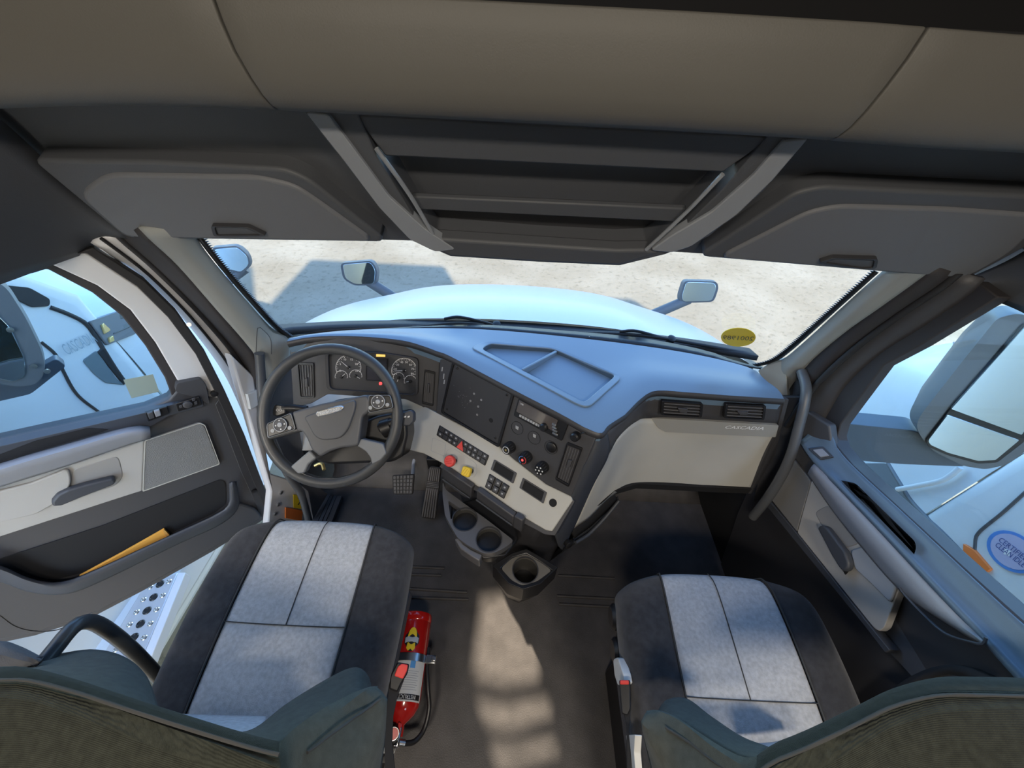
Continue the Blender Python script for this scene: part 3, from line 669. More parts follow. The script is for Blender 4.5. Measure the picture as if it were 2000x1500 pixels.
# instrument cluster
IC = plate('instrument_cluster', [(636, 690), (740, 690), (815, 702), (814, 772), (760, 768), (640, 760)], CP, .01, DIAL, dash, k=.003, r=8)
frame_plate('cluster_bezel', [(634, 688), (740, 688), (817, 700), (816, 774), (760, 770), (638, 762)], CP, .02, CHAR2, IC, k=.014, r=10, f=.94)
def pxz(zx, zy): return 480 + zx * .26667, 630 + zy * .26667
def dial(zx, zy, zr, a0, a1, ticks, nums, needle, parent):
    cx, cy = pxz(zx, zy); r = zr * .26667
    P = lambda rr, a, k=.006: CP(cx + rr * cos(a), cy - rr * sin(a), k)
    N = 28; A = [radians(a0 + (a1 - a0) * i / N) for i in range(N + 1)]
    d = tube('gauge', [P(r, a, .005) for a in A], .0008, WPRINT, parent, 5, N + 1)
    vs_, fs = [], []
    for i in range(ticks + 1):
        a = radians(a0 + (a1 - a0) * i / ticks); w = .022 if i % 5 == 0 else .012; l = .82 if i % 2 == 0 else .9; k = len(vs_)
        vs_ += [P(r * .99, a - w), P(r * .99, a + w), P(r * l, a + w), P(r * l, a - w)]; fs.append((k, k + 1, k + 2, k + 3))
    obj('tick_marks', vs_, fs, WPRINT, d, 0)
    for i, s in enumerate(nums):
        a = radians(a0 + (a1 - a0) * i / max(1, len(nums) - 1))
        text('numeral', s, P(r * .70, a), (1, 0, 0), (0, .43, .9), .0075 if zr > 60 else .005, WPRINT, d)
    a = radians(needle); p0, p1 = P(r * -.15, a, .008), P(r * .78, a, .008)
    tube('needle', [p0, p1], .0012, WPRINT, d, 6, 3, taper=(1.3, .5)); lathe('needle_hub', P(0, 0, .006), CP.n, [(0, .006), (.005, .005), (.006, 0)], BLACK, d, 12)
dial(752, 330, 92, 200, -20, 25, ['0', '5', '10', '15', '20', '25'], 140, IC)
dial(700, 398, 46, 190, -10, 8, [], 40, IC); dial(805, 392, 46, 190, -10, 8, [], 330, IC)
dial(1160, 352, 92, 200, -20, 32, ['10', '20', '30', '40', '50', '60', '70', '80'], 182, IC)
dial(1120, 405, 40, 190, -10, 8, [], 250, IC); dial(1205, 430, 44, 200, 0, 8, [], 190, IC)
scq = [pxz(878, 262), pxz(1036, 265), pxz(1036, 432), pxz(878, 425)]
sc2 = plate('driver_display', scq, CP, .004, SCREEN, IC, k=.006, r=2); frame_plate('display_frame', scq, CP, .005, BLACK, sc2, k=.009, r=2, f=.93)
text('gear_letter', 'N', CP(*pxz(1008, 385), .008), (1, 0, 0), (0, .43, .9), .009, AMBER, sc2)
text('odometer', '00000', CP(*pxz(1000, 412), .008), (1, 0, 0), (0, .43, .9), .003, AMBER, sc2)
plate('indicator_strip', [pxz(955, 232), pxz(1020, 236), pxz(1020, 252), pxz(955, 250)], CP, .003, AMBER, IC, k=.006, bevel=0)
plate('warning_lamp', [pxz(975, 437), pxz(997, 437), pxz(997, 458), pxz(975, 458)], CP, .003, REDLAMP, IC, k=.006, r=2, bevel=0)
for x, y, l in ((863, 717, 8), (866, 730, 10), (867, 742, 8)): plate('facia_mark', [(x, y), (x + 2, y), (x + 1, y + l), (x - 1, y + l)], SP, .001, GPRINT, dash, k=.0015, bevel=0)

# blank cover with screws where a screen would sit
cover_px = [(887, 711), (999, 771), (972, 867), (865, 803)]
frame_plate('screen_surround', [(883, 705), (1004, 769), (974, 875), (860, 806)], SP, .01, BLACK, stack, k=.006, r=5, f=.93)
cov = plate('blank_screen_cover', cover_px, SP, .006, CHAR2, stack, k=.004, r=4)
for x, y in ((893, 719), (990, 771), (967, 855), (873, 799)): lathe('screw', SP(x, y, .004), SP.n, [(0, .0045), (.002, .0045), (.003, .003), (.0015, .002), (.0015, 0)], BLACK, cov, 12)
lathe('hole', SP(959, 821, .004), SP.n, [(0, .008), (.0006, .008), (.0006, 0)], MATTE, cov, 16)
for x, y in ((926, 769), (919, 783), (934, 794), (940, 781), (932, 810)): lathe('small_ring', SP(x, y, .004), SP.n, [(0, .0035), (.0008, .0035), (.0008, .002), (0, .002)], GPRINT, cov, 12, cap=False)
vs_, fs = [], []
for i in range(26):
    x, y = 905 + random.gauss(0, 10), 780 + random.gauss(0, 11); k = len(vs_); s = random.uniform(.4, 1.1)
    vs_ += [SP(x, y, .0045), SP(x + s, y + s * .6, .0045), SP(x + s * .4, y + s * 1.4, .0045)]; fs.append((k, k + 1, k + 2))
sp_ = obj('scuff_specks', vs_, fs, GPRINT, cov, 0); sp_['kind'] = 'stuff'
# radio
rq = [(1013, 777), (1110, 828), (1097, 862), (1003, 812)]
rad = plate('radio', rq, SP, .02, BLACK, stack, k=.006, r=3)
plate('radio_face', sub(rq, .02, .80, .10, .74), SP, .004, mat('radio_gloss', (.09, .075, .07), .12, coat=.6), rad, k=.010, r=2)
lathe('radio_knob', SP(1064, 833, .008), SPN, [(0, .0125), (.012, .0125), (.016, .009), (.016, 0)], BLACK, rad, 18)
for i in range(8): plate('radio_button', sub(rq, .10 + i * .055, .145 + i * .055, .78, .90), SP, .004, GPRINT, rad, k=.009, bevel=.0004)
for i in range(4): plate('silver_button', sub(rq, .72 + .02 * i, .80 + .03 * i, .36 + i * .14, .46 + i * .14), SP, .005, STEEL, rad, k=.011, bevel=.0006)
text('radio_mark', 'USB', SP(*quadpt(rq, .09, .22), .0107), SP(1110, 828) - SP(1013, 777), SPN.cross(V((1, 0, 0))), .005, WPRINT, rad)
# round blanks and socket cap
for x, y in ((1010, 836), (1043, 855), (1076, 874)):
    u_, w_, a_ = basis(SPN); c = SP(x, y, .0015)
    tube('round_blank_seam', [c + (u_ * cos(k * pi / 12) + w_ * sin(k * pi / 12)) * .0215 for k in range(24)], .0006, BLACK, stack, 5, closed=True)
for x, y in ((1010, 835), (1044, 851)): plate('blank_mark', [(x - 3, y - 4), (x + 3, y - 1), (x + 2, y + 5), (x - 3, y + 2)], SP, .001, GPRINT, stack, k=.002, bevel=0)
lathe('socket_cap', SP(1078, 873, 0), SPN, [(0, .0165), (.006, .0165), (.008, .014), (.008, 0)], BLACK, stack, 22)
lathe('power_socket', SP(1127, 850, -.002), SPN, [(0, .014), (.02, .013), (.024, .009), (.024, 0)], BLACK, stack, 18)
tube('socket_tether', [SP(1133, 848, .006), SP(1141, 845, .01), SP(1146, 848, .004)], .002, BLACK, stack, 6, 8)
# climate knobs
for i, (x, y) in enumerate(((998, 872), (1030, 891), (1062, 911))):
    kn = lathe('climate_knob', SP(x, y, 0), SPN, [(0, .0195), (.010, .0195), (.012, .0185), (.026, .0175), (.030, .0155), (.030, 0)], BLACK, stack, 28)
    u_, w_, a_ = basis(SPN); c = SP(x, y, .0305 + .0) - SPN * 0
    c = SP(x, y, 0) + SPN * .0305
    for j in range(14):
        a = 2 * pi * j / 14; tube('grip', [SP(x, y, 0) + SPN * h + (u_ * cos(a) + w_ * sin(a)) * r for h, r in ((.012, .0188), (.026, .0178))], .0012, CHAR2, kn, 5, 3)
    def arc(nm, a0, a1, r, m): tube(nm, [c + (u_ * cos(radians(a)) + w_ * sin(radians(a))) * r for a in [a0 + (a1 - a0) * k / 10 for k in range(11)]], .0011, m, kn, 5, 11)
    if i == 0: arc('white_ring', 0, 350, .0115, WPRINT); lathe('centre_dot', c, SPN, [(0, .004), (.001, .004), (.001, 0)], GOLD, kn, 12)
    if i == 1: arc('blue_arc', 100, 260, .0125, mat('blue_arc', (.10, .25, .6), .4)); arc('red_arc', -80, 80, .0125, mat('red_arc', (.7, .08, .08), .4)); lathe('centre_dot', c, SPN, [(0, .004), (.001, .004), (.001, 0)], REDLAMP, kn, 12)
    if i == 2:
        for j in range(6): a = radians(60 * j + 20); lathe('symbol', c + (u_ * cos(a) + w_ * sin(a)) * .0115, SPN, [(0, .0026), (.0006, .0026), (.0006, 0)], WPRINT, kn, 8)
        lathe('symbol', c, SPN, [(0, .003), (.0006, .003), (.0006, 0)], WPRINT, kn, 8)

# grey panel: switch bank, hazard, brake valves, slots, rockers
bq = [(858, 830), (955, 890), (947, 910), (852, 850)]
bank = plate('switch_bank', bq, LP, .01, BLACK, low, k=.003, r=2)
for i in range(10):
    for j in range(2):
        if i == 4: continue
        s0 = .02 + i * .097; bt = plate('switch_button', sub(bq, s0, s0 + .082, .06 + j * .47, .46 + j * .47), LP, .006, CHAR2, bank, k=.006, bevel=.0008)
        if (i * 3 + j) % 4: plate('switch_symbol', sub(bq, s0 + .026, s0 + .056, .18 + j * .47, .32 + j * .47), LP, .0006, GPRINT, bt, k=.0065, bevel=0)
hz_ = plate('hazard_button', sub(bq, .40, .49, .05, .95), LP, .006, CHAR2, bank, k=.006)
hx, hy = 899, 872
plate('hazard_triangle', [(hx - 8, hy + 1), (hx + 3, hy - 11), (hx + 5, hy + 10)], LP, .004, REDK, bank, k=.009, bevel=.001)
frame_plate('blank_cover_seam', [(845, 854), (871, 866), (868, 891), (841, 881)], LP, .0015, GPRINT, low, k=.001, r=4, f=.96, bevel=0)
frame_plate('valve_recess', [(873, 878), (886, 876), (930, 905), (932, 924), (922, 935), (878, 912), (868, 900)], LP, .0015, GPRINT, low, k=.001, r=5, f=.985, bevel=0)
def valve(x, y, m, n, rot, r, nm):
    lathe('valve_stem', LP(x, y, 0), LPN, [(0, .008), (.03, .008)], BLACK, low, 12)
    u_, w_, a_ = basis(LPN); c = LP(x, y, 0) + LPN * .026
    pts = []
    for k in range(n):
        a = rot + 2 * pi * k / n
        pts.append(c + (u_ * cos(a) + w_ * sin(a)) * r)
    v = prism(nm, rnd(pts, r * .35, 3), LPN * .016, m, low, .003, 3)
    for d in (-.35, 0, .35): 
        e = (u_ * cos(rot + .4) + w_ * sin(rot + .4)); f = LPN.cross(e)
        tube('raised_letters', [c + LPN * .0165 + f * d * r - e * r * .5, c + LPN * .0165 + f * d * r + e * r * .5], .0011, m, v, 5, 3)
valve(889, 900, REDK, 8, .2, .021, 'red_brake_knob'); valve(921, 920, YELK, 4, 1.0, .0225, 'yellow_brake_knob')
for q in ([(965, 897), (1009, 924), (1002, 945), (958, 917)], [(1021, 933), (1068, 962), (1061, 984), (1014, 953)]):
    sl_ = frame_plate('slot_frame', q, LP, .01, CHAR, low, k=.004, r=2, f=.80); plate('slot', shrink(q, .82), LP, .004, MATTE, sl_, k=.001)
rk = [(955, 925), (995, 950), (984, 975), (946, 951)]
for i in range(3):
    q = sub(rk, i / 3 + .015, (i + 1) / 3 - .015, 0, 1)
    rb = plate('rocker_switch', q, LP, .012, BLACK, low, k=.006)
    for t0 in (.06, .54):
        rr = plate('rocker_paddle', sub(q, .12, .88, t0, t0 + .40), LP, .008, CHAR2 if i == 2 else CHAR, rb, k=.013, bevel=.0015)
        plate('rocker_symbol', sub(q, .38, .62, t0 + .14, t0 + .25), LP, .0006, GPRINT, rb, k=.0136, bevel=0)
lathe('round_hole', LP(1080, 982, 0), LPN, [(0, .0125), (.001, .0125), (.001, 0)], MATTE, low, 20)

# nose of the dash, passenger side
noseR = [[at(1166, 848, Z=.915), SP(1140, 908), SP(1116, 970), at(1096, 1010, Y=.60), at(1084, 1046, Y=.585)],
         [at(1178, 846, Z=.915), at(1156, 905, Y=.665), at(1128, 985, Y=.632), at(1106, 1040, Y=.605), at(1092, 1068, Y=.59)],
         [at(1186, 838, Z=.912), at(1190, 886, Y=.70), at(1158, 950, Y=.68), at(1122, 1030, Y=.65), at(1100, 1075, Y=.61)]]
loft('nose_corner', noseR, NAVY, dash, n=24, cross=8)
topv = [at(x, y, Z=.912) for x, y in [(1184, 840), (1222, 814), (1254, 783), (1282, 769), (1400, 776), (1528, 786)]]
botv = [at(x, y, Y=Y) for x, y, Y in [(1190, 888, .70), (1209, 853, .75), (1242, 824, .82), (1274, 817, .862), (1400, 824, .868), (1521, 832, .868)]]
loft('passenger_facia', [topv, botv], CHAR, dash, n=40, cross=4)
cols = [[(1190, 887, .70), (1156, 953, .68), (1121, 1032, .652)], [(1208, 853, .75), (1186, 925, .72), (1148, 1015, .69)], [(1241, 824, .82), (1222, 890, .79), (1197, 967, .75)],
        [(1273, 818, .86), (1270, 880, .83), (1242, 954, .79)], [(1367, 823, .866), (1367, 890, .845), (1367, 960, .80)], [(1520, 832, .866), (1508, 888, .845), (1461, 964, .80)]]
gl = loft('glove_box_door', [[at(c[k][0], c[k][1], Y=c[k][2]) for c in cols] for k in range(3)], GREY, dash, n=44, cross=14)
GPn = Pl(at(1400, 825, Y=.865), (0, -.97, .20))
plate('glove_box_strip', [(1272, 817), (1367, 822), (1521, 831), (1515, 854), (1400, 849), (1300, 844), (1286, 836)], GPn, .012, mat('strip_grey', (.33, .325, .305), .5), gl, k=.008, r=2, bevel=.003)
rtx = (GPn(1494, 835) - GPn(1415, 832)).normalized()
text('lettering', 'CASCADIA', GPn(1454, 835, .0085), rtx, (0, .2, .97), .0125, mat('silver_letters', (.90, .91, .92), .35), gl, width=.125, shear=.25, depth=.0016)
vent([(1293, 783), (1374, 789), (1371, 816), (1291, 811)], Pl(at(1330, 800, Y=.857), (0, -.96, .28)), dash, 4, False, [(1324, 797), (1344, 799), (1342, 807), (1328, 806)])
vent([(1418, 789), (1497, 793), (1493, 821), (1414, 817)], Pl(at(1450, 805, Y=.857), (0, -.96, .28)), dash, 4, False, [(1440, 803), (1462, 804), (1460, 811), (1446, 811)])
prism('dash_end', [at(1533, 780, Z=.925), at(1528, 800, Y=.87), at(1520, 832, Y=.866), at(1508, 888, Y=.845), at(1461, 964, Y=.80)][0:] + [V((.83, 1.0, .45)), V((.84, 1.0, .895))], (.012, 0, 0), CHAR, dash, 0)
prism('underside', [at(1122, 1032, Y=.66), at(1197, 967, Y=.755), at(1242, 954, Y=.79), at(1367, 960, Y=.80), at(1461, 964, Y=.80), V((.80, 1.34, .52)), V((.3, 1.34, .52))], (0, 0, .03), MATTE, dash, 0)
# map pocket beside the nose
pk = loft('map_pocket', [[at(1118, 1032, Y=.655), at(1160, 1000, Y=.72), at(1200, 962, Y=.76)], [at(1122, 1052, Y=.66), at(1168, 1018, Y=.74), at(1206, 980, Y=.79)]], MATTE, dash, n=14, solid=.02)
tube('pocket_lip', [at(x, y, Y=Y) for x, y, Y in [(1124, 1060, .64), (1150, 1043, .68), (1180, 1013, .73), (1209, 978, .78)]], .007, NAVY, dash, 8, 16)
prism('pocket_wall', [at(1120, 1060, Y=.65), at(1150, 1043, Y=.69), at(1180, 1013, Y=.74), at(1209, 978, Y=.79), V((.40, .95, 0)), V((.2, .72, 0))], (0, .02, 0), NAVY, dash, 0)
lathe('side_socket', at(1110, 1063, Y=.60), (.4, -.8, .3), [(-.01, .013), (.006, .013), (.008, .010), (.008, 0)], BLACK, dash, 16)

# centre tower with cup holders
def sect(z, P): return [V((x, y, z)) for x, y in P]
def shell(name, secs, m, par, bevel=.006):
    n = len(secs[0]); vs_ = [p for s in secs for p in s]
    fs = [tuple(range(n)), tuple(range(len(vs_) - 1, len(vs_) - n - 1, -1))]
    for j in range(len(secs) - 1): fs += [(j * n + i, j * n + (i + 1) % n, (j + 1) * n + (i + 1) % n, (j + 1) * n + i) for i in range(n)]
    return obj(name, vs_, fs, m, par, 35, bevel)
tw = thing('centre_tower', 'dark console tower with three cup holders below the dash', 'console', (.05, .75, 0))
shell('tower_body', [sect(0, [(-.16, .84), (-.02, .70), (.09, .63), (.18, .68), (.30, .86), (.30, 1.25), (-.16, 1.25)]),
                     sect(.40, [(-.20, .84), (-.03, .70), (.10, .62), (.20, .66), (.34, .86), (.34, 1.3), (-.20, 1.3)]),
                     sect(.60, [(-.24, .88), (-.02, .72), (.13, .615), (.20, .64), (.34, .84), (.34, 1.3), (-.24, 1.3)])], CHAR2, tw, .012)
# upper tray z=.5
tz = .50
tp = [(865, 940), (864, 964), (869, 1006), (884, 1034), (893, 1050), (915, 1066), (945, 1081), (965, 1080), (984, 1071), (1004, 1056), (950, 1014), (902, 980), (870, 956)]
up_tray = prism('cup_tray', rnd([at(x, y, Z=tz) for x, y in tp], .012, 3), (0, 0, -.03), mat('cup_tray_grey', (.10, .10, .108), .4, bump=.05), tw, .0)
c1, c2 = at(908, 1014, Z=tz), at(955, 1053, Z=tz); cr = .0425
cut(up_tray, [lathe('c', c + V((0, 0, -.2)), (0, 0, 1), [(0, cr), (.4, cr)], None, None, 36) for c in (c1, c2)] + [prism('c', [at(x, y, Z=.55) for x, y in rnd([(873, 962), (901, 981), (878, 1001)], 4)], (0, 0, -.2), None, None, 0)])
up_tray.data.materials.clear(); up_tray.data.materials.append(MATS['cup_tray_grey'])
def cup(c, nm, depth=.085):
    k = lathe(nm, c + V((0, 0, -.001)), (0, 0, -1), [(0, cr), (.001, cr + .002), (.02, cr - .001), (depth, cr - .007), (depth, 0), (depth + .004, 0), (depth + .004, cr - .004), (.02, cr + .003), (0, cr + .0025)], CUPIN, tw, 36, cap=False)
    lathe('cup_liner_ring', c + V((0, 0, -depth + .012)), (0, 0, 1), [(0, cr - .016), (.003, cr - .012), (.003, cr - .008), (0, cr - .008)], CHAR, k, 30, cap=False)
    lathe('rim_line', c + V((0, 0, 0)), (0, 0, 1), [(-.003, cr + .002), (.0012, cr + .002), (.0012, cr - .001), (-.003, cr - .001)], CHAR2, k, 36, cap=False)
cup(c1, 'cup_well'); cup(c2, 'cup_well')
ft = [at(x, y, Z=tz - .012) for x, y in [(888, 1052), (900, 1072), (920, 1086), (936, 1096), (942, 1083), (920, 1073), (905, 1062), (896, 1050)]]
prism('front_lip', ft, (0, 0, -.05), mat('lip_grey', (.13, .13, .14), .35), tw, .004, 3)
shell('tray_support', [sect(.47, [(-.20, .72), (-.19, .62), (-.12, .55), (-.06, .525), (.01, .54), (.05, .60), (.0, .78)]), sect(.36, [(-.17, .76), (-.15, .68), (-.08, .63), (-.04, .62), (.02, .63), (.04, .66), (.0, .80)])], BLACK, tw, .008)
# shelf niches behind the tray
NP = Pl(at(940, 985, Z=.56) , NH)
for q in ([(864, 914), (921, 953), (919, 974), (908, 972), (866, 942)], [(930, 957), (1003, 1010), (1002, 1030), (930, 979)], [(1004, 1008), (1020, 1018), (1018, 1040), (1001, 1030)]):
    plate('niche_panel', q, NP, .02, CHAR, tw, bevel=.004)
tube('niche_ledge', [NP(865, 936, .006), NP(918, 973, .006)], .003, NAVY, tw, 6, 4); tube('niche_ledge', [NP(930, 976, .006), NP(1000, 1026, .006)], .003, NAVY, tw, 6, 4)
# lower cup
tz2 = .42
lt_ = prism('lower_cup_tray', rnd([at(x, y, Z=tz2) for x, y in [(978, 1110), (1000, 1090), (1028, 1082), (1055, 1098), (1078, 1114), (1050, 1135), (1020, 1144), (1000, 1134)]], .012, 3), (0, 0, -.04), mat('lower_tray_grey', (.13, .12, .105), .45), tw, 0)
c3 = at(1026, 1113, Z=tz2)
cut(lt_, [lathe('c', c3 + V((0, 0, -.2)), (0, 0, 1), [(0, cr), (.4, cr)], None, None, 36)]); lt_.data.materials.clear(); lt_.data.materials.append(MATS['lower_tray_grey'])
cup(c3, 'cup_well', .11)
lo = [at(x, y, Z=tz2) for x, y in [(962, 1104), (1000, 1080), (1028, 1072), (1060, 1090), (1090, 1108), (1055, 1142), (1022, 1152), (992, 1140)]]
li = [at(x, y, Z=tz2) for x, y in [(978, 1110), (1000, 1090), (1028, 1082), (1055, 1098), (1078, 1114), (1050, 1135), (1020, 1144), (1000, 1134)]]
ring('lower_cup_rim', [p + V((0, 0, .004)) for p in lo], [p + V((0, 0, .001)) for p in li], (0, 0, -.10), BLACK, tw, .003)
shell('lower_block', [[p + V((0, 0, -.09)) for p in lo], [V((p.x * .85 + .012, p.y * .9 + .14, 0)) for p in lo]], BLACK, tw, .006)

# =================================================================== STEERING WHEEL
sw = thing('steering_wheel', 'black four-spoke steering wheel with thumb buttons', 'steering wheel', (-.56, .80, .70))
tl_ = radians(46); WNm = V((0, -sin(tl_), cos(tl_))); WC = at(645, 812, Z=.84); WPn = Pl(WC, WNm)
WU = V((1, 0, 0)); WV = V((0, cos(tl_), sin(tl_)))
tube('rim', [WC + (WU * cos(2 * pi * k / 64) + WV * sin(2 * pi * k / 64)) * .2085 for k in range(64)], .0172, WHEELM, sw, 14, closed=True)
def wz_(L): return [pxz(*p) for p in L]
hub_px = wz_([(335, 655), (560, 592), (880, 528), (905, 560), (900, 655), (852, 690), (838, 800), (822, 905), (700, 918), (610, 945), (545, 985), (480, 935), (445, 850), (410, 795), (372, 800)])
plate('hub', hub_px, WPn, .06, mat('hub_grey', (.085, .087, .095), .45, bump=.06, bscale=700), sw, k=.030, r=6, bevel=.010, seg=4)
plate('hub_pad', wz_([(420, 690), (805, 560), (800, 640), (745, 790), (690, 850), (560, 865), (500, 835), (450, 740)]), WPn, .03, MATS['hub_grey'], sw, k=.038, r=10, bevel=.010, seg=4)
bd = plate('badge', wz_([(508, 672), (520, 650), (600, 628), (690, 608), (718, 615), (712, 640), (620, 672), (530, 692)]), WPn, .006, CHROME, sw, k=.043, r=5, bevel=.002)
bdir = WPn(*pxz(705, 628)) - WPn(*pxz(520, 672))
plate('badge_field', wz_([(524, 668), (690, 620), (702, 628), (620, 660), (535, 680)]), WPn, .002, GPRINT, bd, k=.0445, r=3, bevel=0)
text('badge_lettering', 'FREIGHTLINER', WPn(*pxz(612, 650), .046), bdir, WNm.cross(bdir), .0095, WPRINT, bd, width=.066)
def pod(q, dl, nm):
    p = plate('button_pod', wz_(q), WPn, .03, BLACK, sw, k=.026, r=5, bevel=.004)
    frame_plate('pod_outline', wz_(q), WPn, .004, SPOKE, p, k=.028, r=5, f=.93)
    c = WPn(*pxz(*dl), .026); lathe('round_pad', c, WNm, [(0, .0205), (.004, .0205), (.005, .017), (.005, 0)], CHAR, p, 26)
    lathe('round_pad_ring', c, WNm, [(.004, .021), (.006, .021), (.006, .019), (.004, .019)], GPRINT, p, 26, cap=False)
    lathe('ok_button', c, WNm, [(.004, .007), (.008, .007), (.009, .005), (.009, 0)], GPRINT, p, 16)
    for a in range(4): lathe('arrow_mark', c + (WU * cos(a * pi / 2 + .25) + WV * sin(a * pi / 2 + .25)) * .0135, WNm, [(.005, .0022), (.0056, .0022), (.0056, 0)], WPRINT, p, 8)
    for dx, dy in ((-58, 44), (66, 22)): lathe('round_button', WPn(*pxz(dl[0] + dx, dl[1] + dy), .026), WNm, [(0, .006), (.003, .006), (.004, 0)], GPRINT, p, 12)
pod([(150, 742), (330, 660), (366, 782), (158, 848)], (258, 748), 'l'); pod([(898, 532), (1058, 530), (1082, 625), (895, 664)], (973, 580), 'r')
plate('spoke', wz_([(140, 760), (350, 690), (400, 800), (160, 860)]), WPn, .03, WHEELM, sw, k=.014, bevel=.006)
plate('spoke', wz_([(880, 540), (1110, 560), (1110, 660), (880, 690)]), WPn, .03, WHEELM, sw, k=.014, bevel=.006)
plate('spoke', wz_([(812, 902), (842, 850), (1005, 888), (1030, 960), (985, 1010), (925, 1040), (912, 990), (880, 945)]), WPn, .026, SPOKE, sw, k=.022, r=4, bevel=.008, seg=3)
plate('spoke', wz_([(466, 936), (515, 992), (455, 1040), (430, 1100), (380, 1110), (325, 1055)]), WPn, .026, SPOKE, sw, k=.022, r=4, bevel=.008, seg=3)
plate('lower_web', wz_([(325, 1055), (400, 1078), (430, 1110), (520, 1140), (680, 1140), (820, 1100), (910, 1030), (925, 985), (990, 1000), (960, 1060), (830, 1150), (690, 1190), (500, 1190), (380, 1140)]), WPn, .02, WHEELM, sw, k=.010, r=4, bevel=.008, seg=3)
lathe('column', WC - WNm * .03, -WNm, [(0, .04), (.05, .05), (.16, .055), (.34, .055), (.36, 0)], BLACK, sw, 28)
plate('column_shroud', [(612, 868), (650, 850), (735, 812), (792, 800), (796, 850), (786, 892), (765, 903), (640, 908), (615, 900)], WPn, .10, BLACK, sw, k=-.055, r=8, bevel=.012, seg=3)
# stalks on the column
sk = thing('column_stalk', 'black multifunction stalk right of the steering wheel', 'lever', WPn(775, 830, -.03), 'steering column stalks')
tube('stalk_arm', [WPn(742, 836, -.04), WPn(765, 827, -.035), WPn(785, 820, -.03)], .016, BLACK, sk, 12, 8)
plate('stalk_grip', [(785, 806), (802, 800), (808, 806), (808, 822), (800, 832), (786, 832)], WPn, .03, NAVY, sk, k=-.02, r=3, bevel=.005, seg=3)
for x in (789, 796): plate('stalk_mark', [(x, 813), (x + 4, 812), (x + 4, 815), (x, 816)], WPn, .002, WPRINT, sk, k=-.0185, bevel=0)
lathe('stalk_collar', WPn(748, 838, -.045), (WPn(785, 820) - WPn(742, 836)), [(0, .03), (.03, .028), (.035, .02)], BLACK, sk, 18)
sk = thing('column_stalk', 'small black stalk left of the steering wheel', 'lever', WPn(545, 800, -.03), 'steering column stalks')
plate('stalk_grip', [(531, 800), (536, 789), (556, 792), (558, 808), (540, 814), (532, 811)], WPn, .024, BLACK, sk, k=-.02, r=3, bevel=.004)
tube('stalk_arm', [WPn(552, 797, -.03), WPn(575, 797, -.035), WPn(600, 800, -.04)], .012, BLACK, sk, 10, 8)
text('stalk_mark', 'OO', WPn(545, 801, -.0195), (1, 0, 0), WV, .008, WPRINT, sk)
# tilt lever under the column
tube('tilt_lever', [WPn(615, 910, -.12), WPn(628, 905, -.12), WPn(633, 918, -.11)], .006, GOLD, sw, 8, 8)
plate('column_switch', [(688, 893), (705, 888), (722, 893), (712, 900), (692, 900)], WPn, .01, STEEL, sw, k=-.10)

# =================================================================== PEDALS
pd = thing('brake_pedal', 'hanging brake pedal with checkered rubber pad', 'pedal', at(787, 965, Z=.0))
BP = Pl(at(787, 946, Z=.16), (0, -.62, .78))
bqd = [(766, 928), (809, 926), (806, 966), (768, 966)]
plate('pedal_pad', bqd, BP, .015, RUBBER, pd, r=4, bevel=.003)
for i in range(6):
    for j in range(5): plate('tread_block', sub(bqd, .04 + i * .157, .16 + i * .157, .05 + j * .185, .20 + j * .185), BP, .006, CHAR, pd, k=.005, bevel=.001)
tube('pedal_arm', [BP(806, 930, -.01), at(808, 905, Y=1.16), at(810, 886, Y=1.2), at(808, 860, Y=1.28)], .010, GPRINT, pd, 8, 10)
pd = thing('accelerator_pedal', 'tall ribbed black accelerator pedal', 'pedal', at(838, 1012, Z=.0))
APp = at(835, 1013, Z=.015); APq = at(852, 912, Z=.20); AP = Pl(APp, V((1, 0, 0)).cross(APq - APp)); 
if AP.n.z < 0: AP = Pl(APp, -AP.n)
aqd = [(839, 910), (862, 913), (851, 1015), (821, 1011)]
plate('pedal_pad', aqd, AP, .015, RUBBER, pd, r=6, bevel=.003)
for i in range(6):
    s0 = .05 + i * .155
    for t0, t1 in ((.03, .28), (.42, .98)): plate('ridge', sub(aqd, s0, s0 + .10, t0, t1), AP, .006, GPRINT if False else mat('pedal_ridge', (.11, .105, .11), .6), pd, k=.005, bevel=.001)
for j in range(4): plate('ridge', sub(aqd, .03, .97, .295 + j * .03, .31 + j * .03), AP, .006, MATS['pedal_ridge'], pd, k=.005, bevel=.0008)
box('pedal_mount', at(845, 905, Z=.2) + V((0, .03, -.02)), (.06, .05, .08), BLACK, pd)

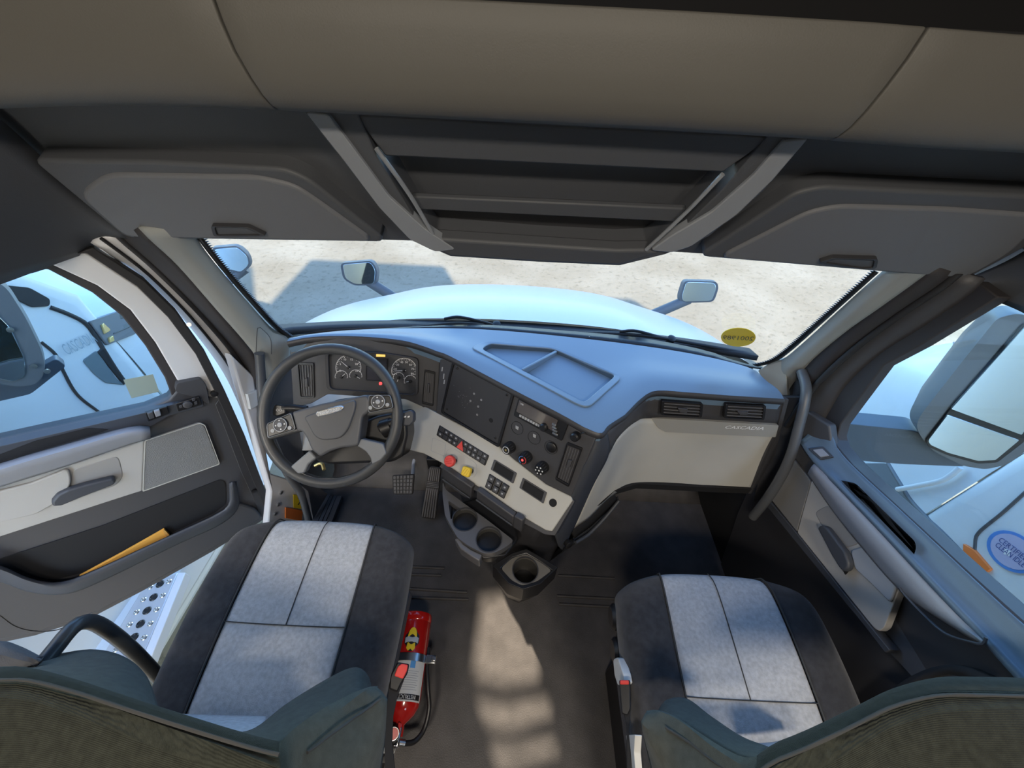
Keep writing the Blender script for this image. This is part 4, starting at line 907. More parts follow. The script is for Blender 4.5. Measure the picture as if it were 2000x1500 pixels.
# =================================================================== SEATS
def grid(name, rows, m, par, sub_=1, flipref=None):
    n = len(rows[0]); vs_ = [p for r in rows for p in r]
    fs = [(j * n + i, j * n + i + 1, (j + 1) * n + i + 1, (j + 1) * n + i) for j in range(len(rows) - 1) for i in range(n - 1)]
    o = obj(name, vs_, fs, m, par, 180)
    if flipref is not None and sum(p.normal.dot(p.center - flipref) * p.area for p in o.data.polygons) < 0: o.data.flip_normals()
    md = o.modifiers.new('s', 'SOLIDIFY'); md.thickness = .01; md.offset = -1
    if sub_: md = o.modifiers.new('u', 'SUBSURF'); md.levels = sub_; md.render_levels = sub_
    return o
def seat(label, cx, dy, z0, mir, back, piping):
    """mir = +1: aisle on the +X side"""
    s = thing('seat', label, 'seat', (cx, .2 + dy, 0), 'front seats of the cab')
    half = [(-.245, -.17), (-.278, -.10), (-.284, -.045), (-.268, -.008), (-.235, .012), (-.165, .004), (-.155, .002), (-.11, -.003), (-.055, -.005), (0, -.006)]
    prof = half + [(-x, z) for x, z in reversed(half[:-1])]
    rows_ = [(.53, -.17, .84), (.565, -.11, .88), (.578, -.06, .91), (.57, -.02, .945), (.545, -.002, .97), (.50, .004, .985), (.40, 0, 1.), (.28, -.01, 1.), (.16, -.024, .985), (.04, -.04, .94), (-.04, -.045, .92)]
    rows = []
    for y, dz, sc in rows_:
        r = []
        for x, z in prof:
            f = abs(x) / .284; front = max(0, (y - .3) / .28)
            r.append(V((cx + x * sc, dy + y - .055 * front * f ** 3, z0 + dz + z * (1 if dz > -.05 else .4))))
        rows.append(r)
    ctr = V((cx, dy + .25, z0 - .15))
    grid('cushion_bolster', [r[:7] for r in rows], FAB_D, s, 2, ctr); grid('cushion_bolster', [r[12:] for r in rows], FAB_D, s, 2, ctr)
    ins = grid('cushion_insert', [r[6:13] for r in rows], FAB_L, s, 2, ctr)
    sm = [V((p.x, p.y, p.z + .0008)) for p in [r[9] for r in rows[3:8]]]
    tube('seam', sm, .0014, SEAM, ins, 6, 20); tube('seam', [V((p.x, p.y, p.z + .0008)) for p in rows[7][6:13]], .0014, SEAM, ins, 6, 16)
    for c in (6, 12): tube('edge_piping', [V((r[c].x, r[c].y, r[c].z + .001)) for r in rows[2:]], .0022, SEAM, ins, 6, 30)
    # backrest: hidden core, broad ribbed top, front bolsters, aisle wing
    shell('backrest_core', [sect(.56, [(cx - .22, dy - .10), (cx + .22, dy - .10), (cx + .22, dy + .09), (cx - .22, dy + .09)]), sect(.98, [(cx - .22, dy - .16), (cx + .22, dy - .16), (cx + .22, dy + .0), (cx - .22, dy + .0)])], FAB_B, s, .02)
    for nm, rows3, mt in back:
        loft(nm, [[at(x, y, Z=z) for x, y, z in r] for r in rows3], mt, s, n=30, cross=10, solid=.012)
    for pp in piping: tube('backrest_piping', [at(x, y, Z=z) for x, y, z in pp], .0022, SEAM, s, 6, 30)
    # pedestal
    shell('pedestal', [sect(0, [(cx - .20, dy + .02), (cx + .20, dy + .02), (cx + .20, dy + .44), (cx - .20, dy + .44)]), sect(.30, [(cx - .19, dy + .04), (cx + .19, dy + .04), (cx + .19, dy + .46), (cx - .19, dy + .46)])], BLACK, s, .01)
    shell('cushion_pan', [sect(.30, [(cx - .22, dy - .02), (cx + .22, dy - .02), (cx + .22, dy + .48), (cx - .22, dy + .48)]), sect(z0 - .14, [(cx - .235, dy - .03), (cx + .235, dy - .03), (cx + .225, dy + .52), (cx - .225, dy + .52)])], BLACK, s, .01)
    ax = cx + mir * .245
    box('side_rail', (ax, dy + .22, .40), (.02, .44, .05), NAVY, s, .006)
    return s
def zr(px, z0, z1=None): 
    z1 = z0 if z1 is None else z1; n = len(px) - 1
    return [(x, y, z0 + (z1 - z0) * i / n) for i, (x, y) in enumerate(px)]
rdg = [(-160, 1318), (0, 1310), (60, 1312), (150, 1335), (250, 1368), (350, 1400), (450, 1431), (515, 1449), (545, 1456)]
w0 = [(545, 1456, 1.07), (580, 1424, 1.02), (625, 1393, .97), (680, 1362, .92), (720, 1346, .88), (738, 1344, .865)]
back1 = [('backrest_top', [zr([(x, y - 8) for x, y in rdg], .96, 1.0), zr(rdg, 1.07), zr([(x, y + 22) for x, y in rdg], 1.09), zr([(x, y + 60) for x, y in rdg], 1.095), zr([(x, y + 260) for x, y in rdg], 1.06)], FAB_B),
         ('backrest_wing', [[(x, y - 4, z - .04) for x, y, z in w0], w0, [(540, 1500, 1.05), (590, 1470, 1.0), (650, 1430, .95), (700, 1395, .90), (738, 1368, .875), (752, 1356, .86)],
                            [(570, 1580, 1.0), (640, 1560, .95), (700, 1510, .90), (736, 1455, .87), (752, 1400, .86), (757, 1368, .85)], [(640, 1700, .9), (700, 1640, .85), (735, 1560, .80), (748, 1480, .78), (754, 1420, .77), (752, 1380, .77)]], FAB_G),
         ('backrest_bolster', [[(440, 1437, .90), (500, 1420, .82), (560, 1374, .78), (640, 1325, .745), (690, 1303, .72), (716, 1314, .71), (728, 1345, .70)], [(470, 1440, .92), (520, 1425, .86), (580, 1385, .82), (650, 1345, .78), (692, 1322, .76), (712, 1328, .74), (724, 1352, .72)],
                               [(500, 1452, .96), (545, 1450, .92), (600, 1415, .88), (655, 1380, .84), (690, 1360, .82), (708, 1354, .80), (718, 1360, .78)]], FAB_G),
         ('backrest_bolster', [[(15, 1308, .76), (60, 1292, .75), (110, 1278, .735), (180, 1268, .73), (240, 1281, .735), (285, 1318, .75), (312, 1386, .78)], [(30, 1312, .82), (70, 1302, .81), (120, 1296, .80), (180, 1295, .79), (230, 1310, .80), (265, 1345, .82), (290, 1390, .86)],
                               [(30, 1330, .92), (80, 1335, .92), (140, 1345, .92), (190, 1360, .92), (230, 1375, .92), (260, 1390, .92), (290, 1405, .92)]], FAB_G),
         ('backrest_insert', [[(300, 1390, .66), (400, 1396, .66), (520, 1398, .66)], [(300, 1420, .78), (400, 1425, .78), (520, 1430, .78)]], FAB_L)]
pip1 = [zr([(x, y + 18) for x, y in rdg], 1.093), [(600, 1470, 1.0), (660, 1425, .955), (712, 1388, .90), (742, 1366, .878)]]
rdg2 = [(2160, 1340), (2000, 1332), (1915, 1330), (1830, 1331), (1745, 1352), (1680, 1383), (1617, 1414), (1560, 1440), (1511, 1460), (1478, 1484)]
v0 = [(1478, 1484, 1.07), (1447, 1481, 1.03), (1405, 1460, .98), (1362, 1432, .94), (1320, 1404, .90), (1286, 1391, .88), (1262, 1392, .86)]
back2 = [('backrest_top', [zr([(x, y - 8) for x, y in rdg2], .96, 1.0), zr(rdg2, 1.07), zr([(x, y + 26) for x, y in rdg2], 1.09), zr([(x, y + 70) for x, y in rdg2], 1.095), zr([(x, y + 260) for x, y in rdg2], 1.06)], FAB_B),
         ('backrest_wing', [[(x, y - 4, z - .04) for x, y, z in v0], v0, [(1470, 1540, 1.05), (1430, 1510, 1.0), (1390, 1485, .96), (1345, 1450, .92), (1300, 1420, .89), (1272, 1404, .87), (1254, 1400, .86)],
                            [(1430, 1610, 1.0), (1390, 1580, .95), (1340, 1540, .91), (1300, 1490, .88), (1272, 1450, .87), (1258, 1425, .86), (1252, 1410, .855)], [(1380, 1700, .9), (1330, 1640, .86), (1296, 1580, .82), (1276, 1520, .80), (1264, 1470, .79), (1257, 1440, .78), (1253, 1420, .78)]], FAB_G),
         ('backrest_bolster', [[(1282, 1396, .74), (1286, 1386, .73), (1303, 1366, .72), (1341, 1364, .73), (1388, 1398, .77), (1447, 1437, .81), (1500, 1458, .85)], [(1290, 1400, .78), (1300, 1388, .77), (1318, 1380, .77), (1350, 1388, .78), (1390, 1418, .82), (1440, 1450, .86), (1490, 1468, .90)],
                               [(1290, 1400, .80), (1310, 1402, .82), (1335, 1412, .84), (1365, 1428, .86), (1400, 1450, .89), (1440, 1472, .92), (1480, 1482, .96)]], FAB_G),
         ('backrest_insert', [[(1440, 1452, .66), (1500, 1450, .66), (1560, 1440, .66)], [(1440, 1500, .80), (1500, 1490, .80), (1580, 1480, .80)]], FAB_L)]
pip2 = [zr([(x, y + 28) for x, y in rdg2], 1.093), [(1440, 1515, 1.005), (1395, 1488, .965), (1350, 1453, .925), (1300, 1421, .893)]]
s1 = seat('driver seat with light grey insert behind the steering wheel', -.545, 0, .625, 1, back1, pip1)
s2 = seat('passenger seat with light grey insert beside the closed door', .598, -.105, .625, -1, back2, pip2)
# passenger seat controls on the aisle side
for x, y in ((1206, 1205), (1210, 1272)):
    lathe('adjuster_knob', at(x, y, X=.335), (-1, 0, 0), [(-.03, .034), (.012, .034), (.02, .026), (.02, 0)], BLACK, s2, 20)
prism('recliner_handle', [at(x, y, X=.325) for x, y in rnd([(1212, 1288), (1222, 1284), (1233, 1318), (1236, 1336), (1222, 1340), (1215, 1320)], 4)], (-.02, 0, 0), LABEL, s2, .004)
prism('side_cover', [at(x, y, X=.315) for x, y in rnd([(1235, 1436), (1254, 1435), (1252, 1470), (1256, 1520), (1246, 1520)], 3)], (-.015, 0, 0), LABEL, s2, .003)
# fold-down armrests, seen edge-on beside the backrests
loft('armrest', [[at(x, y, Z=z) for x, y, z in r] for r in ([(-60, 1270, .80), (0, 1252, .80), (40, 1262, .80), (84, 1284, .80)], [(-60, 1290, .83), (0, 1276, .83), (36, 1284, .83), (78, 1292, .82)], [(-60, 1325, .80), (0, 1320, .80), (36, 1312, .80), (70, 1300, .79)])], FAB_D, s1, n=14, cross=8)

# =================================================================== SEAT BELT BUCKLES
def buckle(label, top, bot, depthX, par_pt, red_px, body_px, stalk):
    b = thing('seat_belt_buckle', label, 'buckle', par_pt, 'seat belt buckles')
    pl = Pl(par_pt, (V((CAM.x, CAM.y, 0)) - V((par_pt.x, par_pt.y, -1.2))))
    plate('buckle_body', body_px, pl, .025, BLACK, b, r=4, bevel=.004)
    plate('release_button', red_px, pl, .01, REDK, b, k=.005, r=3, bevel=.002)
    plate('buckle_stalk', stalk, pl, .02, MATTE, b, k=-.004, r=3, bevel=.004)
    return b
buckle('black buckle with red release button over the fire extinguisher', None, None, 0, at(790, 1320, X=-.235), [(777, 1302), (784, 1296), (797, 1298), (795, 1310), (787, 1326), (770, 1320)],
       [(762, 1320), (776, 1293), (800, 1297), (796, 1316), (784, 1335), (776, 1352), (760, 1346)], [(760, 1330), (790, 1326), (776, 1362), (768, 1400), (766, 1450), (772, 1510), (752, 1510), (750, 1440), (757, 1370)])
buckle('black buckle with red release button beside the passenger seat', None, None, 0, at(1220, 1350, X=.30), [(1211, 1328), (1228, 1328), (1229, 1337), (1211, 1337)],
       [(1209, 1328), (1231, 1328), (1232, 1385), (1226, 1398), (1214, 1394)], [(1216, 1380), (1232, 1385), (1229, 1420), (1234, 1510), (1224, 1510), (1224, 1420)])

# =================================================================== FIRE EXTINGUISHER
fe = thing('fire_extinguisher', 'red fire extinguisher strapped beside the driver seat', 'fire extinguisher', at(800, 1300, Z=0))
e0, e1 = at(815, 1200, Z=.13), at(783, 1398, Z=.13); ea = (e1 - e0).normalized(); el = (e1 - e0).length; er = .056
lathe('cylinder', e0, ea, [(0, 0), (0, er - .008), (.004, er - .002), (.012, er), (.026, er), (.030, er - .002), (.034, er), (el - .05, er), (el - .02, er * .93), (el, er * .72), (el + .018, er * .35), (el + .022, .016), (el + .05, .016), (el + .05, 0)], RED, fe, 40, 40)
eu, ew, _ = basis(ea)
def cyl(a, d, r=er + .0006): return e0 + ea * d + (eu * cos(a) + ew * sin(a)) * r
def wrap(nm, a0, a1, d0, d1, m, par, r=er + .0006, n=16):
    vs_, fs = [], []
    for rr in (r, r - .0005):
        for k in range(n + 1):
            a = a0 + (a1 - a0) * k / n; vs_ += [cyl(a, d0, rr), cyl(a, d1, rr)]
    for k in range(n): fs += [(2 * k, 2 * k + 2, 2 * k + 3, 2 * k + 1), (2 * (n + 1) + 2 * k, 2 * (n + 1) + 2 * k + 1, 2 * (n + 1) + 2 * k + 3, 2 * (n + 1) + 2 * k + 2)]
    return obj(nm, vs_, fs, m, par, 60)
# angle that faces up
A_up = max([2 * pi * k / 360 for k in range(360)], key=lambda a: (eu * cos(a) + ew * sin(a)).z)
sgn = 1 if (eu * cos(A_up + .5) + ew * sin(A_up + .5)).x > 0 else -1
lab = wrap('paper_label', A_up - 1.3, A_up + 1.3, el * .50, el * .90, LABEL, fe)
wrap('label_band', A_up - 1.2, A_up + 1.2, el * .835, el * .885, BLACK, lab, er + .001)
wrap('label_symbol', A_up + sgn * .25, A_up + sgn * .55, el * .53, el * .60, mat('label_blue', (.10, .35, .75), .5), lab, er + .001, 5)
for i in range(9): wrap('text_line', A_up + sgn * (-.2 if i % 3 else -.35), A_up + sgn * (.75 if i % 2 else .85), el * (.625 + i * .021), el * (.630 + i * .021), GPRINT, lab, er + .001, 8)
dv = lambda x, y: cyl(A_up - sgn * x / er, el * .86 - (-y), er + .0014)
text('label_heading', 'INSTRUCTIONS', None, (1, 0, 0), (0, 1, 0), el * .036, WPRINT, lab, width=.085, warp=lambda x, y: cyl(A_up - sgn * (x / er) + sgn * .1, el * .86 + y, er + .0014))
# helmet-shaped emblem
def decal(nm, pts, m, r): # pts in (angle offset, distance)
    ca, cd = sum(p[0] for p in pts) / len(pts), sum(p[1] for p in pts) / len(pts); n = len(pts); R_ = (.35, .7, 1.)
    vs_ = [cyl(A_up + sgn * ca, cd, r)] + [cyl(A_up + sgn * (ca + (a - ca) * f), cd + (d - cd) * f, r) for f in R_ for a, d in pts]
    fs = [(0, 1 + i, 1 + (i + 1) % n) for i in range(n)] + [(1 + k * n + i, 1 + k * n + (i + 1) % n, 1 + (k + 1) * n + (i + 1) % n, 1 + (k + 1) * n + i) for k in (0, 1) for i in range(n)]
    return obj(nm, vs_, fs, m, fe, 0)
hd = el * .32
decal('emblem_outline', [(.10 + .40 * cos(t) * (1.15 if abs(sin(t)) < .5 else .85), hd + .036 * sin(t)) for t in [2 * pi * k / 20 for k in range(20)]], BLACK, er + .0008)
decal('emblem_helmet', [(.10 + .27 * cos(t), hd - .006 + .030 * sin(t)) for t in [pi + pi * k / 12 for k in range(13)]], YSTICK, er + .0014)
decal('emblem_brim', [(-.12, hd + .010), (.32, hd + .010), (.36, hd + .026), (.24, hd + .034), (.10, hd + .028), (-.04, hd + .034), (-.16, hd + .026)], YSTICK, er + .0014)
decal('emblem_banner', [(-.30, hd - .004), (-.16, hd - .008), (.36, hd - .008), (.50, hd - .004), (.48, hd + .012), (.34, hd + .008), (-.14, hd + .008), (-.28, hd + .012)], mat('emblem_silver', (.45, .52, .60), .35), er + .002)
lathe('clamp_band', e0 + ea * el * .455, ea, [(0, er + .0015), (0, er + .003), (.022, er + .003), (.022, er + .0015)], STEEL, fe, 36, cap=False)
cl = e0 + ea * (el * .47 + .004) + V((er + .006, 0, .01))
box('clamp_latch', cl + V((.012, 0, .0)), (.035, .026, .02), STEEL, fe, .003); box('clamp_bolt', cl + V((.022, .0, .012)), (.016, .016, .014), STEEL, fe, .003)
hs = [at(836, 1266, Z=.13), at(834, 1300, Z=.13), at(836, 1345, Z=.12), at(838, 1385, Z=.10), at(828, 1425, Z=.09), at(810, 1448, Z=.10), at(790, 1452, Z=.12)]
tube('hose', hs, .0075, BLACK, fe, 12, 40); tube('hose_nozzle', [hs[0], hs[0].lerp(hs[1], .8)], .0095, BLACK, fe, 12, 4)
tube('hose_fitting', [at(790, 1452, Z=.12), at(776, 1450, Z=.13)], .010, STEEL, fe, 12, 3)
vc = e1 + ea * .06
lathe('pressure_gauge', at(768, 1432, Z=.16), (.3, -.2, 1), [(0, .018), (.010, .018), (.012, .016), (.012, 0)], CHROME, fe, 20); lathe('gauge_face', at(768, 1432, Z=.16) + V((.3, -.2, 1)).normalized() * .0125, (.3, -.2, 1), [(0, .014), (.0008, .014), (.0008, 0)], REDK, fe, 20)
box('valve_body', at(774, 1440, Z=.13), (.03, .05, .035), CHROME, fe, .005)
prism('carry_handle', [at(x, y, Z=.15) for x, y in [(766, 1462), (776, 1458), (770, 1472), (752, 1490), (735, 1490)]], (0, 0, -.006), STEEL, fe, .002)
prism('squeeze_lever', [at(x, y, Z=.175) for x, y in [(745, 1445), (753, 1440), (754, 1470), (730, 1478)]], (0, 0, -.006), LABEL, fe, .002)
prism('safety_pin', [at(x, y, Z=.16) for x, y in [(778, 1410), (783, 1412), (781, 1430), (775, 1434)]], (0, 0, -.008), REDK, fe, .002)
box('floor_bracket', e0 + ea * el * .5 + V((0, 0, -.085)), (.06, el * .8, .08), BLACK, fe, .006)

# =================================================================== GRAB HANDLES
def handle(label, px, cap, side):
    h = thing('grab_handle', label, 'handle', at(px[-1][0], px[-1][1], X=px[-1][2]), 'grab handles')
    tube('handle_bar', [at(x, y, X=X) for x, y, X in px], .0148, mat('grab_handle_grey', (.085, .09, .10), .4) if cap else mat('grab_handle_dark', (.07, .073, .08), .4), h, 14, 40)
    if cap:
        c = Pl(at(1560, 720, X=.94), (-.75, -.6, .25))
        hc = frame_plate('mount_frame', [(1548, 705), (1564, 698), (1578, 730), (1574, 748), (1558, 745)], c, .006, BLACK, h, k=.002, r=3, f=.85)
        plate('mount_plate', [(1549, 706), (1563, 700), (1576, 730), (1572, 746), (1559, 742)], c, .008, GREY, h, k=.004, r=3)
        lathe('mount_bolt', c(1561, 717, .004), c.n, [(0, .009), (.004, .009), (.006, .006), (.006, 0)], BLACK, h, 14)
handle('grey grab handle on the passenger side windshield pillar', [(1566, 726, .935), (1574, 755, .925), (1572, 785, .92), (1561, 830, .915), (1546, 885, .91), (1526, 930, .905), (1500, 972, .90), (1470, 1010, .90)], True, 1)
handle('grey grab handle beside the open driver door', [(506, 690, -.855), (509, 725, -.865), (512, 780, -.87), (520, 830, -.87), (540, 880, -.87), (562, 925, -.87), (588, 965, -.865), (604, 1020, -.86)], False, -1)
# bent black handle low at the door opening
gh = thing('entry_handle', 'bent black tube handle beside the driver seat at the door opening', 'handle', at(315, 1345, X=-.93))
tube('handle_bar', [at(x, y, X=-.93) for x, y in [(55, 1330), (105, 1270), (140, 1228), (168, 1214), (200, 1224), (250, 1262), (300, 1312), (330, 1348)]], .0155, mat('entry_handle_black', (.035, .04, .045), .35), gh, 14, 36)
lathe('handle_foot', at(322, 1340, X=-.925), (.2, .3, -1), [(0, .02), (.03, .02), (.04, .012)], BLACK, gh, 12)

# =================================================================== DRIVER DOOR, swung open
AO = radians(47); HG = V((-1.0, .86, 0)); DD = V((-sin(AO), -cos(AO), 0)); DN = V((cos(AO), -sin(AO), 0))
DP = Pl(HG, DN)
d1 = thing('door_1', 'open driver door with grey grab panel and map pocket', 'door', HG, kind='structure')
def ds(s, z, k=0): return HG + DD * s + V((0, 0, z)) + DN * k
door_px = [(-330, 975), (0, 866), (200, 820), (285, 801), (330, 782), (343, 766), (344, 750), (392, 740), (402, 750), (432, 775), (448, 802), (472, 862), (502, 940), (528, 998), (518, 1014), (417, 1077), (283, 1153), (180, 1207), (67, 1243), (0, 1257), (-330, 1280)]
plate('door_trim', door_px, DP, .05, CHAR, d1, k=0, bevel=.006, seg=3)
plate('edge_strip', [(432, 775), (448, 802), (472, 862), (502, 940), (528, 998), (520, 1012), (508, 1010), (500, 985), (470, 920), (440, 840), (420, 790)], DP, .02, CHAR2, d1, k=.006, r=4, bevel=.004)
plate('corner_cover', [(342, 765), (345, 749), (392, 740), (402, 752), (410, 790), (380, 776)], DP, .03, CHAR, d1, k=.016, r=5, bevel=.006, seg=3)
# sill ledge
plate('sill_ledge', [(-300, 965), (0, 872), (200, 826), (285, 806), (338, 790), (395, 780), (398, 794), (330, 812), (293, 834), (240, 838), (0, 902), (-300, 985)], DP, .03, NAVY, d1, k=.018, r=4, bevel=.006, seg=3)
plate('sill_pocket', [(-300, 962), (0, 888), (67, 862), (173, 836), (213, 839), (187, 848), (0, 902), (-300, 985)], DP, .004, MATTE, d1, k=.0195, r=4, bevel=0)
ab = loft('armrest_bar', [[DP(x, y, .02) for x, y in [(-300, 1000), (0, 904), (130, 866), (250, 833), (291, 832)]], [DP(x, y, .05) for x, y in [(-300, 1008), (0, 912), (130, 874), (250, 841), (293, 838)]], [DP(x, y, .06) for x, y in [(-300, 1022), (0, 925), (130, 886), (250, 851), (294, 848)]], [DP(x, y, .045) for x, y in [(-300, 1050), (0, 952), (130, 911), (250, 870), (294, 857)]]], BAR, d1, n=24, cross=12, solid=.01)
plate('grab_panel', [(-300, 1050), (0, 950), (167, 898), (282, 860), (278, 959), (0, 1049), (-300, 1150)], DP, .02, DGREY, d1, k=.012, bevel=.004, seg=3)
plate('grab_recess', [(-60, 975), (60, 945), (135, 915), (140, 945), (118, 978), (70, 1005), (-60, 1035)], DP, .01, DGREY, d1, k=.022, r=12, bevel=.008, seg=3)
plate('grab_pocket', [(140, 918), (232, 890), (242, 932), (225, 950), (165, 968), (135, 962)], DP, .006, mat('grab_pocket_grey', (.30, .29, .28), .5), d1, k=.0135, r=12, bevel=.004, seg=3)
hd_ = plate('door_handle', [(100, 982), (112, 968), (133, 958), (175, 946), (220, 935), (228, 940), (222, 948), (160, 972), (120, 989), (103, 990)], DP, .02, NAVY, d1, k=.036, r=4, bevel=.006, seg=3)
plate('handle_well', [(104, 976), (138, 953), (140, 962), (112, 984)], DP, .004, MATTE, d1, k=.0235, bevel=0)
sp = plate('speaker_grille', [(284, 862), (390, 828), (399, 832), (428, 906), (280, 959)], DP, .02, MESH, d1, k=.012, r=4, bevel=.004)
frame_plate('grille_frame', [(282, 861), (391, 826), (401, 830), (430, 907), (278, 961)], DP, .004, GREY, sp, k=.013, r=4, f=.97, bevel=0)
pq = rnd([(-30, 1100), (0, 1092), (200, 1027), (432, 936), (441, 944), (441, 985), (417, 1003), (333, 1042), (167, 1117), (105, 1133), (55, 1124), (5, 1104)], 8)
plate('pocket_recess', pq, DP, .004, MATTE, d1, k=.003, bevel=0)
lp = loft('pocket_lip', [[DP(x, y, .035) for x, y in [(-40, 1098), (5, 1106), (55, 1128), (110, 1138), (170, 1121), (333, 1046), (420, 1006), (446, 985), (447, 945)]], [DP(x, y, .04) for x, y in [(-40, 1108), (5, 1116), (55, 1137), (112, 1147), (174, 1130), (337, 1054), (425, 1014), (456, 988), (456, 942)]], [DP(x, y, .02) for x, y in [(-40, 1130), (5, 1138), (55, 1156), (118, 1162), (180, 1144), (342, 1066), (432, 1024), (466, 990), (462, 940)]]], NAVY, d1, n=36, cross=8, solid=.008)
plate('lower_panel', [(-300, 1230), (0, 1112), (60, 1140), (112, 1146), (174, 1129), (337, 1053), (425, 1013), (470, 985), (500, 995), (512, 1010), (417, 1070), (283, 1146), (180, 1200), (67, 1236), (0, 1250), (-300, 1275)], DP, .02, CHAR, d1, k=.018, r=6, bevel=.006, seg=3)
tube('panel_seam', [DP(x, y, .0185) for x, y in [(0, 1203), (30, 1224), (70, 1233), (120, 1228), (180, 1196)]], .0015, CHAR2, d1, 6, 14)
mq = [(342, 789), (390, 775), (395, 791), (347, 805)]
ms = plate('mirror_switch_plate', mq, DP, .01, BLACK, d1, k=.026, r=3, bevel=.002)
lathe('mirror_knob', DP(366, 789, .026), DN, [(0, .012), (.006, .012), (.008, .009), (.008, 0)], CHAR, ms, 18)
for x, y in ((378, 781), (382, 788), (353, 795)): plate('mirror_button', [(x - 3, y - 2), (x + 3, y - 4), (x + 4, y + 1), (x - 2, y + 3)], DP, .004, CHAR, ms, k=.029, bevel=.0008)
wq_ = [(283, 807), (327, 794), (331, 808), (290, 824)]
wsw = plate('window_switch_plate', wq_, DP, .01, BLACK, d1, k=.026, r=2)
for i in range(2): plate('window_switch', sub(wq_, .08 + i * .3, .34 + i * .3, .15, .85), DP, .010, BAR if i else CHAR, wsw, k=.033, bevel=.002)
for x, y in ((419, 770), (497, 960)): lathe('trim_plug', DP(x, y, .012), DN, [(-.01, .010), (.002, .010), (.003, .007), (.003, 0)], BLACK, d1, 14)
# glass and frame of the open door
gq = [(-340, 700), (0, 556), (60, 535), (100, 524), (190, 570), (245, 615), (290, 672), (325, 730), (342, 768), (330, 784), (285, 803), (200, 822), (0, 868), (-340, 978)]
plate('window_glass', gq, DP, .005, SGLASS, d1, k=-.02, bevel=0)
def band(nm, A, B, m, k0, th, par): return prism(nm, [DP(x, y, k0) for x, y in A + B[::-1]], -DN * th, m, par, .004, 3)
band('window_seal', [(60, 522), (98, 514), (190, 556), (255, 604), (304, 668), (340, 730), (358, 752)], [(60, 536), (92, 526), (180, 572), (238, 618), (284, 676), (322, 738), (336, 775)], SEAL, -.004, .03, d1)
band('window_frame', [(110, 500), (165, 492), (270, 560), (330, 618), (385, 690), (420, 750), (436, 780)], [(60, 524), (98, 516), (190, 558), (255, 606), (304, 670), (340, 732), (362, 770)], WHITE_IN, 0, .05, d1)
band('door_weatherstrip', [(168, 488), (182, 484), (282, 548), (345, 610), (402, 690), (440, 765), (478, 850), (508, 930), (536, 1000)], [(150, 496), (168, 494), (268, 560), (328, 620), (382, 692), (418, 762), (458, 850), (490, 930), (520, 1000)], RUBBER, .012, .03, d1)
tube('door_stop_screw', [DP(369, 634, .014), DP(369, 634, .02)], .006, STEEL, d1, 8, 3)
gs = thing('window_notice', 'small grey-green rectangular notice on the open driver window', 'sticker', DP(275, 755))
plate('notice', [(241, 742), (299, 731), (311, 765), (257, 778)], DP, .001, mat('notice_green', (.28, .34, .30), .6), gs, k=-.0185, bevel=0)
en = thing('envelope', 'orange manila envelope tucked in the open door pocket', 'envelope', DP(240, 1085))
prism('envelope_body', [DP(155, 1126, .014), DP(240, 1080, .014), DP(321, 1034, .014), DP(331, 1044, .014), DP(332, 1056, .014), DP(170, 1130, .014)], -DN * .008, ENVEL, en, .001)
prism('envelope_flap', [DP(318, 1036, .0145), DP(321, 1034, .0145), DP(331, 1044, .0145), DP(326, 1050, .0145)], DN * .002, mat('envelope_flap', (.68, .34, .08), .8), en, .0005)

# driver's door mirror, on the open door
dm = thing('door_mirror', 'grey side mirror housing beyond the open driver window', 'mirror', DP(20, 760, -.3), 'side mirrors of the truck')
DMP = Pl(at(30, 670, X=-1.55), (.75, -.62, .2))
fr_ = [DMP(x, y) for x, y in rnd([(-120, 560), (-20, 545), (12, 560), (50, 620), (84, 690), (88, 730), (70, 752), (30, 756), (-60, 735), (-160, 700)], 22)]
cen = sum(fr_, V()) / len(fr_)
n = len(fr_); md_ = [cen + (p - cen) * 1.03 - DMP.n * .05 for p in fr_]; bk_ = [cen + (p - cen) * .7 - DMP.n * .14 for p in fr_]
obj('mirror_housing', fr_ + md_ + bk_, [tuple(range(n)), tuple(range(3 * n - 1, 2 * n - 1, -1))] + [(a * n + i, a * n + (i + 1) % n, (a + 1) * n + (i + 1) % n, (a + 1) * n + i) for a in (0, 1) for i in range(n)], MIRBACK, dm, 50)
plate('mirror_glass', [(-120, 580), (-20, 600), (20, 640), (48, 700), (50, 735), (28, 746), (-60, 728)], DMP, .006, MIRROR, dm, k=.004, r=10)
plate('mirror_arm', [(-200, 760), (30, 745), (110, 700), (130, 715), (60, 770), (-200, 830)], DMP.off(-.05), .06, mat('mirror_arm_grey', (.075, .095, .125), .5), dm, r=8, bevel=.012, seg=3)
for x, y in ((66, 715), (20, 644), (92, 725)): lathe('screw', DMP(x, y, .004), DMP.n, [(0, .008), (.004, .008), (.005, 0)], STEEL, dm, 10)

# =================================================================== PASSENGER DOOR, closed
RDX = .985; RP = Pl((RDX, .5, .8), (-1, 0, 0))
d2 = thing('door_2', 'closed passenger door with grey armrest bar and black handle', 'door', (RDX, .4, .1), kind='structure')
plate('door_trim', [(1503, 862), (1548, 830), (1572, 805), (1600, 820), (1622, 838), (1632, 871), (1664, 909), (1758, 996), (1900, 1128), (2000, 1218), (2250, 1420), (2250, 1900), (1900, 1900), (1640, 1560), (1470, 1300), (1400, 1120), (1440, 1000)], RP, .05, CHAR2, d2, bevel=.006)
